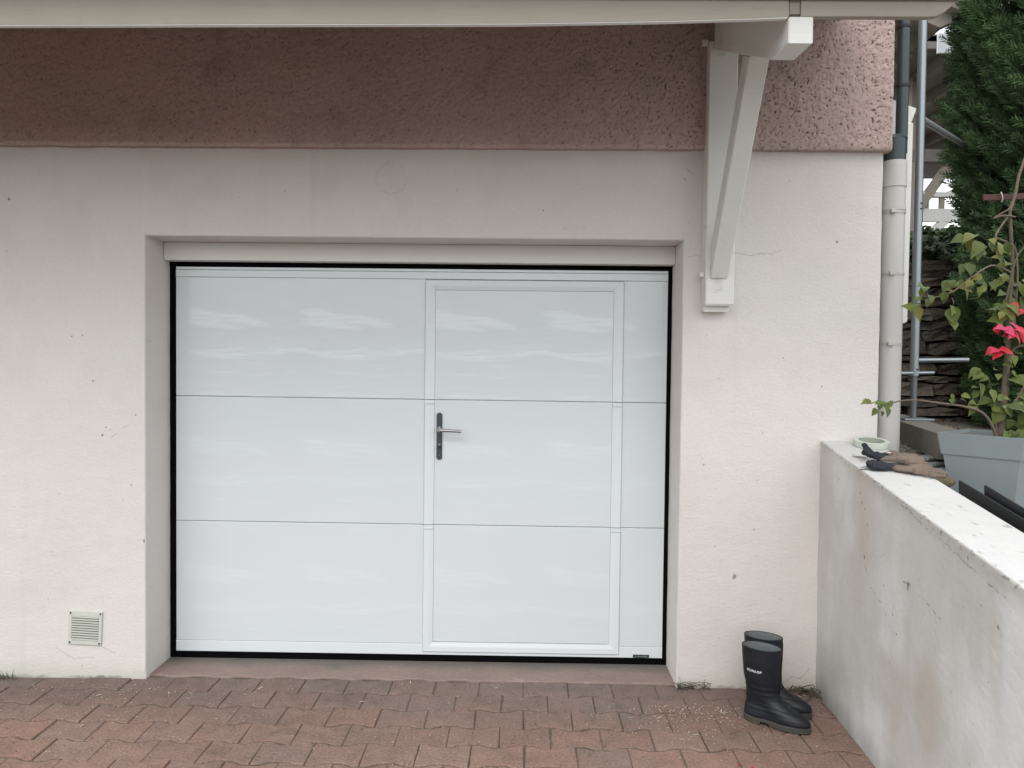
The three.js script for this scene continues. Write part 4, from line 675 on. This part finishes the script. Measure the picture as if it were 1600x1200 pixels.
/* ---------------------------------------------------------------- rubber boots */
{
  const H = .318, th = .0042;
  // outline of a horizontal slice: heel x, toe x, half width, at height y
  const key = (K, y) => { for (let i = 1; i < K.length; i++) if (y <= K[i][0]) { const t = (y - K[i - 1][0]) / (K[i][0] - K[i - 1][0]); return K[i - 1].map((v, k) => mix(v, K[i][k], t * t * (3 - 2 * t) * .5 + t * .5)); } return K[K.length - 1]; };
  const K = [ // y, heel, toe, half width, squareness
    [0, .004, .262, .044, 2.6], [.02, .000, .272, .0475, 2.6], [.035, .000, .273, .0485, 2.5], [.047, .001, .268, .0475, 2.4], [.058, .002, .252, .0455, 2.3], [.068, .003, .228, .0435, 2.2], [.080, .005, .200, .0415, 2.15], [.092, .006, .176, .0405, 2.1], [.105, .007, .158, .0405, 2.05], [.125, .007, .146, .0420, 2], [.15, .004, .143, .0445, 2], [.20, -.006, .146, .0500, 2], [.26, -.012, .149, .0530, 2], [H, -.016, .150, .0545, 2]];
  const pt = (y, a, off = 0) => { const [, xb, xt, w, q] = key(K, y), c = Math.cos(a), s = Math.sin(a), e = 2 / q, sg = (v, p) => Math.sign(v) * Math.pow(Math.abs(v), p); const cx = (xb + xt) / 2, rx = (xt - xb) / 2 + off; const X = cx + rx * sg(c, e), u = clamp((X - xb) / (xt - xb)); const foot = sstep(.12, .05, y); const waist = 1 - foot * (.16 * Math.exp(-(((u - .38) / .15) ** 2)) - .07 * Math.exp(-(((u - .70) / .16) ** 2)) + .10 * sstep(.85, 1, u)); return [X, y, (w + off) * waist * sg(s, e)]; };
  const slope = (y, p) => { // the top edge dips towards the front
    return y; };
  const mB = noiseMat([.0036, .0062, .0110], 9, .45, .52, .002), mIn = noiseMat([.16, .18, .18], 10, .15, .85), mSole = noiseMat([.058, .056, .046], 12, .25, .8, .002);
  const ys = []; for (let i = 0; i <= 70; i++) { const t = i / 70; ys.push(.024 + (H - .024) * t ** 1.5); }
  const outer = grid(64, ys.length - 1, (u, v) => { const y = ys[Math.round(v * (ys.length - 1))], a = -u * Math.PI * 2; const p = pt(y, a, .0012 * Math.sin(y * 260) * sstep(.10, .13, y) * sstep(.19, .15, y) * .8 + (Math.abs(y - .066) < .004 ? .0012 : 0)); return [p[0] + .0015 * n2(y * 20, u * 6), p[1], p[2] + .002 * n2(y * 14 + 3, u * 8)]; }, (u, v, p) => [u * .4, p[1]]);
  const roll = grid(64, 6, (u, v) => { const a = -u * Math.PI * 2, t = v * Math.PI; return pt(H, a, -th / 2 + th / 2 * Math.cos(t)).map((c, i) => i === 1 ? H + th * .6 * Math.sin(t) : c); });
  const innerG = grid(64, 12, (u, v) => { const a = -u * Math.PI * 2, y = H - v * .2; return pt(y, a, -th); });
  const floorG = grid(64, 1, (u, v) => { const a = -u * Math.PI * 2, p = pt(H - .2, a, -th), q = pt(H - .2, 0, 0), c = [.075, H - .2, 0]; return p.map((k, i) => mix(k, c[i], v)); });
  const solePts = []; for (let i = 0; i < 72; i++) { const p = pt(.028, i / 72 * Math.PI * 2, .0022); solePts.push([p[0], p[2]]); }
  const flat = (pts, y0, y1, b) => { const g = prismZ(pts.map(([x, z]) => [x, -z]), 0, y1 - y0, b); g.rotateX(-Math.PI / 2); g.translate(0, y0, 0); return planarUV(toCreasedNormals(g, .6)); };
  const heelPts = solePts.filter(([x]) => x < .078), forePts = solePts.filter(([x]) => x > .105);
  const boot = (label) => {
    const o = thing('rubber_boot', label, 'boot', [0, 0, 0], 'pair of rubber boots by the wall');
    part(o, 'shaft', mergeGeometries([outer, roll]), mB);
    part(o, 'lining', mergeGeometries([innerG, floorG]), mIn, 'grey fabric lining inside the boot');
    const s = part(o, 'sole', flat(solePts, .012, .0265, .002), mSole, 'grey olive rubber sole');
    const srt = (p) => { const c = p.reduce((q, r) => [q[0] + r[0] / p.length, q[1] + r[1] / p.length], [0, 0]); return [...p].sort((a, b) => Math.atan2(a[1] - c[1], a[0] - c[0]) - Math.atan2(b[1] - c[1], b[0] - c[0])); };
    part(s, 'heel_block', flat(srt(heelPts).map(([x, z]) => [x * .98 + .002, z * .97]), .0, .0125, .0015), mSole);
    part(s, 'tread', flat(srt(forePts).map(([x, z]) => [x, z * .96]), .003, .0125, .0015), mSole);
    part(o, 'seam_ridge', tube(Array.from({ length: 32 }, (_, i) => { const p = pt(.088 + .022 * Math.cos(i / 32 * Math.PI * 2) * -1, i / 32 * Math.PI * 2, .0006); return p; }), .0014, 96, 5, true), mB);
    part(o, 'pull_strap', tube([.30, .24, .18, .13].map((y) => pt(y, Math.PI * .0 + .02, .0008)), .0022, 24, 6), mB);
    return o;
  };
  const b1 = boot('dark navy rubber boot with white lettering, the nearer of the pair'); b1.position.set(1.487, .001, .288); b1.rotation.y = -Math.atan2(.147, .221);
  const b2 = boot('dark navy rubber boot half hidden behind the one with white lettering'); b2.position.set(1.535, .001, .165); b2.rotation.y = -Math.atan2(.130, .222); b2.rotation.z = .01;
  // white lettering on the near boot
  const cv = document.createElement('canvas'); cv.width = 512; cv.height = 96; const c = cv.getContext('2d');
  c.fillStyle = '#dfe3e4'; c.font = 'italic bold 84px sans-serif'; c.textAlign = 'center'; c.textBaseline = 'middle'; c.fillText('DUNLOP', 256, 52, 480);
  const tx = new THREE.CanvasTexture(cv); tx.colorSpace = THREE.SRGBColorSpace;
  const dec = grid(24, 4, (u, v) => { // on the side of the shaft that faces the camera (+z of the boot)
    const y = .2175 + v * .0165, x = mix(.002, .100, u); const [, xb, xt, w] = key(K, y), cx = (xb + xt) / 2, rx = (xt - xb) / 2; const cc = clamp((x - cx) / rx, -1, 1); return [x, y, (w + .0022) * Math.sqrt(1 - cc * cc)]; }, (u, v) => [u, v]);
  part(b1, 'lettering', dec, mat({ map: tx, transparent: true, roughness: .6 }), 'white word printed on the boot shaft');
}

/* ---------------------------------------------------------------- small growth and litter */
{
  const mGr = leafMat([.06, .12, .03]);
  const gt = thing('grass_tuft', 'small green grass tuft at the wall foot in the left corner', 'grass tuft', [-1.945, 0, .02]);
  for (let i = 0; i < 34; i++) { const x = rr(-.09, .085), l = rr(.022, .05); const g = grid(1, 4, (u, v) => [(u - .5) * .006 * (1 - v * .9), v * l, .35 * l * v * v]); const o = part(gt, 'blade', g, mGr); o.position.set(x, 0, rr(.0, .018)); o.rotation.set(rr(-.2, .5), rr(-1.8, 1.8), rr(-.5, .5)); }
  const mDry = mat({ color: lin(.075, .06, .045), roughness: .95 });
  const weed = (name, label, cat, at, n, sx, h) => { const t = thing(name, label, cat, at); for (let i = 0; i < n; i++) { const x = rr(-sx, sx), a = [x, 0, rr(0, .02)], k = rr(.3, 1); part(t, 'stalk', tube([a, [x + rr(-.02, .02), h * k * .5, rr(.0, .025)], [x + rr(-.05, .05), h * k, rr(.005, .04)]], [.0014, .0007], 8, 4), mDry); } return t; };
  weed('dry_weed', 'dry dark weed stalks at the wall foot right of the door', 'weed', [1.33, 0, .004], 26, .075, .045);
  weed('dry_weed', 'single dry weed sprig at the right corner of the door recess', 'weed', [1.262, 0, .004], 6, .012, .06);
  const rt = thing('dry_roots', 'tangle of dry dark roots in the corner beside the boots', 'roots', [1.80, 0, .02]);
  for (let i = 0; i < 12; i++) { const x = rr(-.11, .06); part(rt, 'root', tube([[x, .003, rr(.0, .12)], [x + rr(-.04, .06), rr(.004, .03), rr(0, .08)], [x + rr(-.05, .10), rr(.002, .045), rr(0, .06)], [x + rr(.0, .10), .004, rr(0, .12)]], [.0028, .0012], 14, 5), mDry); }
  // wood chips, petals, plaster crumbs
  const chipsAt = (name, label, cat, n, f, col, sc) => { const im = new THREE.InstancedMesh(new THREE.BoxGeometry(1, 1, 1), mat({ roughness: .9 }), n), M = new THREE.Matrix4(), q = new THREE.Quaternion(), e = new THREE.Euler(); for (let i = 0; i < n; i++) { const [x, z] = f(i), s = sc(i); q.setFromEuler(e.set(rr(-.2, .2), rr(0, 6.3), rr(-.2, .2))); M.compose(new THREE.Vector3(x, .0025 + s[1] / 2, z), q, new THREE.Vector3(...s)); im.setMatrixAt(i, M); const k = rr(.7, 1.1); im.setColorAt(i, lin(...col.map((c) => c * k))); } im.name = name; im.userData.kind = 'stuff'; im.userData.label = label; im.userData.category = cat; scene.add(sh(im)); };
  const gauss = () => (rnd() + rnd() + rnd() - 1.5) * .8;
  chipsAt('debris', 'pale wood chips and crumbs scattered over the red pavers', 'debris', 420, (i) => i < 190 ? [1.27 + gauss() * .38, .2 + Math.abs(gauss()) * .38] : i < 260 ? [-1.25 + gauss() * .9, .05 + Math.abs(gauss()) * .35] : [rr(-1.9, 1.85), rr(-.02, .8)], [.50, .44, .36], (i) => i % 23 === 0 ? [.022, .002, .004] : [rr(.002, .0065), .0022, rr(.002, .004)]);
  chipsAt('dark_grit', 'dark soil crumbs in the joints of the pavers', 'grit', 260, () => [rr(-1.9, 1.85), rr(-.03, .8) ** 1.2 || .1], [.05, .04, .03], () => [rr(.0015, .004), .002, rr(.0015, .004)]);
  chipsAt('fallen_petals', 'few red petals lying on the pavers near the lower edge', 'petals', 7, () => [1.36 + rr(-.045, .045), .715 + rr(-.02, .05)], [.5, .03, .05], () => [.010, .0015, .007]);
}
{ // greenery behind the stone wall, and bushes on the slope
  const sg = (() => { const P = []; for (let i = 0; i < 7; i++) { const a = rr(0, 6.3), l = rr(.05, .09), p = [rr(-.05, .05), rr(-.05, .05), rr(-.05, .05)], d = [Math.cos(a) * l, rr(-.02, .06), Math.sin(a) * l], w = [-d[2] * .35, .01, d[0] * .35]; P.push(...p, p[0] + d[0] * .5 + w[0], p[1] + d[1] * .5 + w[1], p[2] + d[2] * .5 + w[2], p[0] + d[0], p[1] + d[1], p[2] + d[2], ...p, p[0] + d[0], p[1] + d[1], p[2] + d[2], p[0] + d[0] * .5 - w[0], p[1] + d[1] * .5, p[2] + d[2] * .5 - w[2]); } const g = new THREE.BufferGeometry(); g.setAttribute('position', new THREE.Float32BufferAttribute(P, 3)); g.computeVertexNormals(); return g; })();
  const bush = (name, label, at, rx, ry, n, col) => { const t = thing(name, label, 'shrub', at); part(t, 'stem', tube([[0, -.1, 0], [.05, ry * .5, 0], [0, ry * 1.1, .05]], [.03, .01], 10, 6), mBark); const im = new THREE.InstancedMesh(sg, mSpray, n), M = new THREE.Matrix4(), q = new THREE.Quaternion(), e = new THREE.Euler(); for (let i = 0; i < n; i++) { const a = rr(0, 6.3), b = Math.acos(rr(-1, 1)), r = Math.cbrt(rr(.25, 1)) * (1 + .25 * fbm(Math.cos(a) * 2 + 5, b * 2, 2)); q.setFromEuler(e.set(rr(0, 6), rr(0, 6), rr(0, 6))); const s = rr(.8, 1.5); M.compose(new THREE.Vector3(rx * r * Math.sin(b) * Math.cos(a), ry * (1 + r * Math.cos(b)), rx * .8 * r * Math.sin(b) * Math.sin(a)), q, new THREE.Vector3(s, s, s)); im.setMatrixAt(i, M); const k = rr(.6, 1.3); im.setColorAt(i, lin(col[0] * k, col[1] * k, col[2] * k)); } im.name = 'foliage'; im.userData.kind = 'stuff'; t.add(sh(im)); };
  bush('shrub', 'dim green shrub under the far canopy rail', [5.4, 2.42, -5.4], .75, .33, 2600, [.055, .085, .03]);
  bush('shrub', 'dark green shrub at the top of the stone wall beside the cypress', [4.75, 2.36, -4.2], .55, .20, 1600, [.04, .065, .028]);
}

renderer.render(scene, camera);
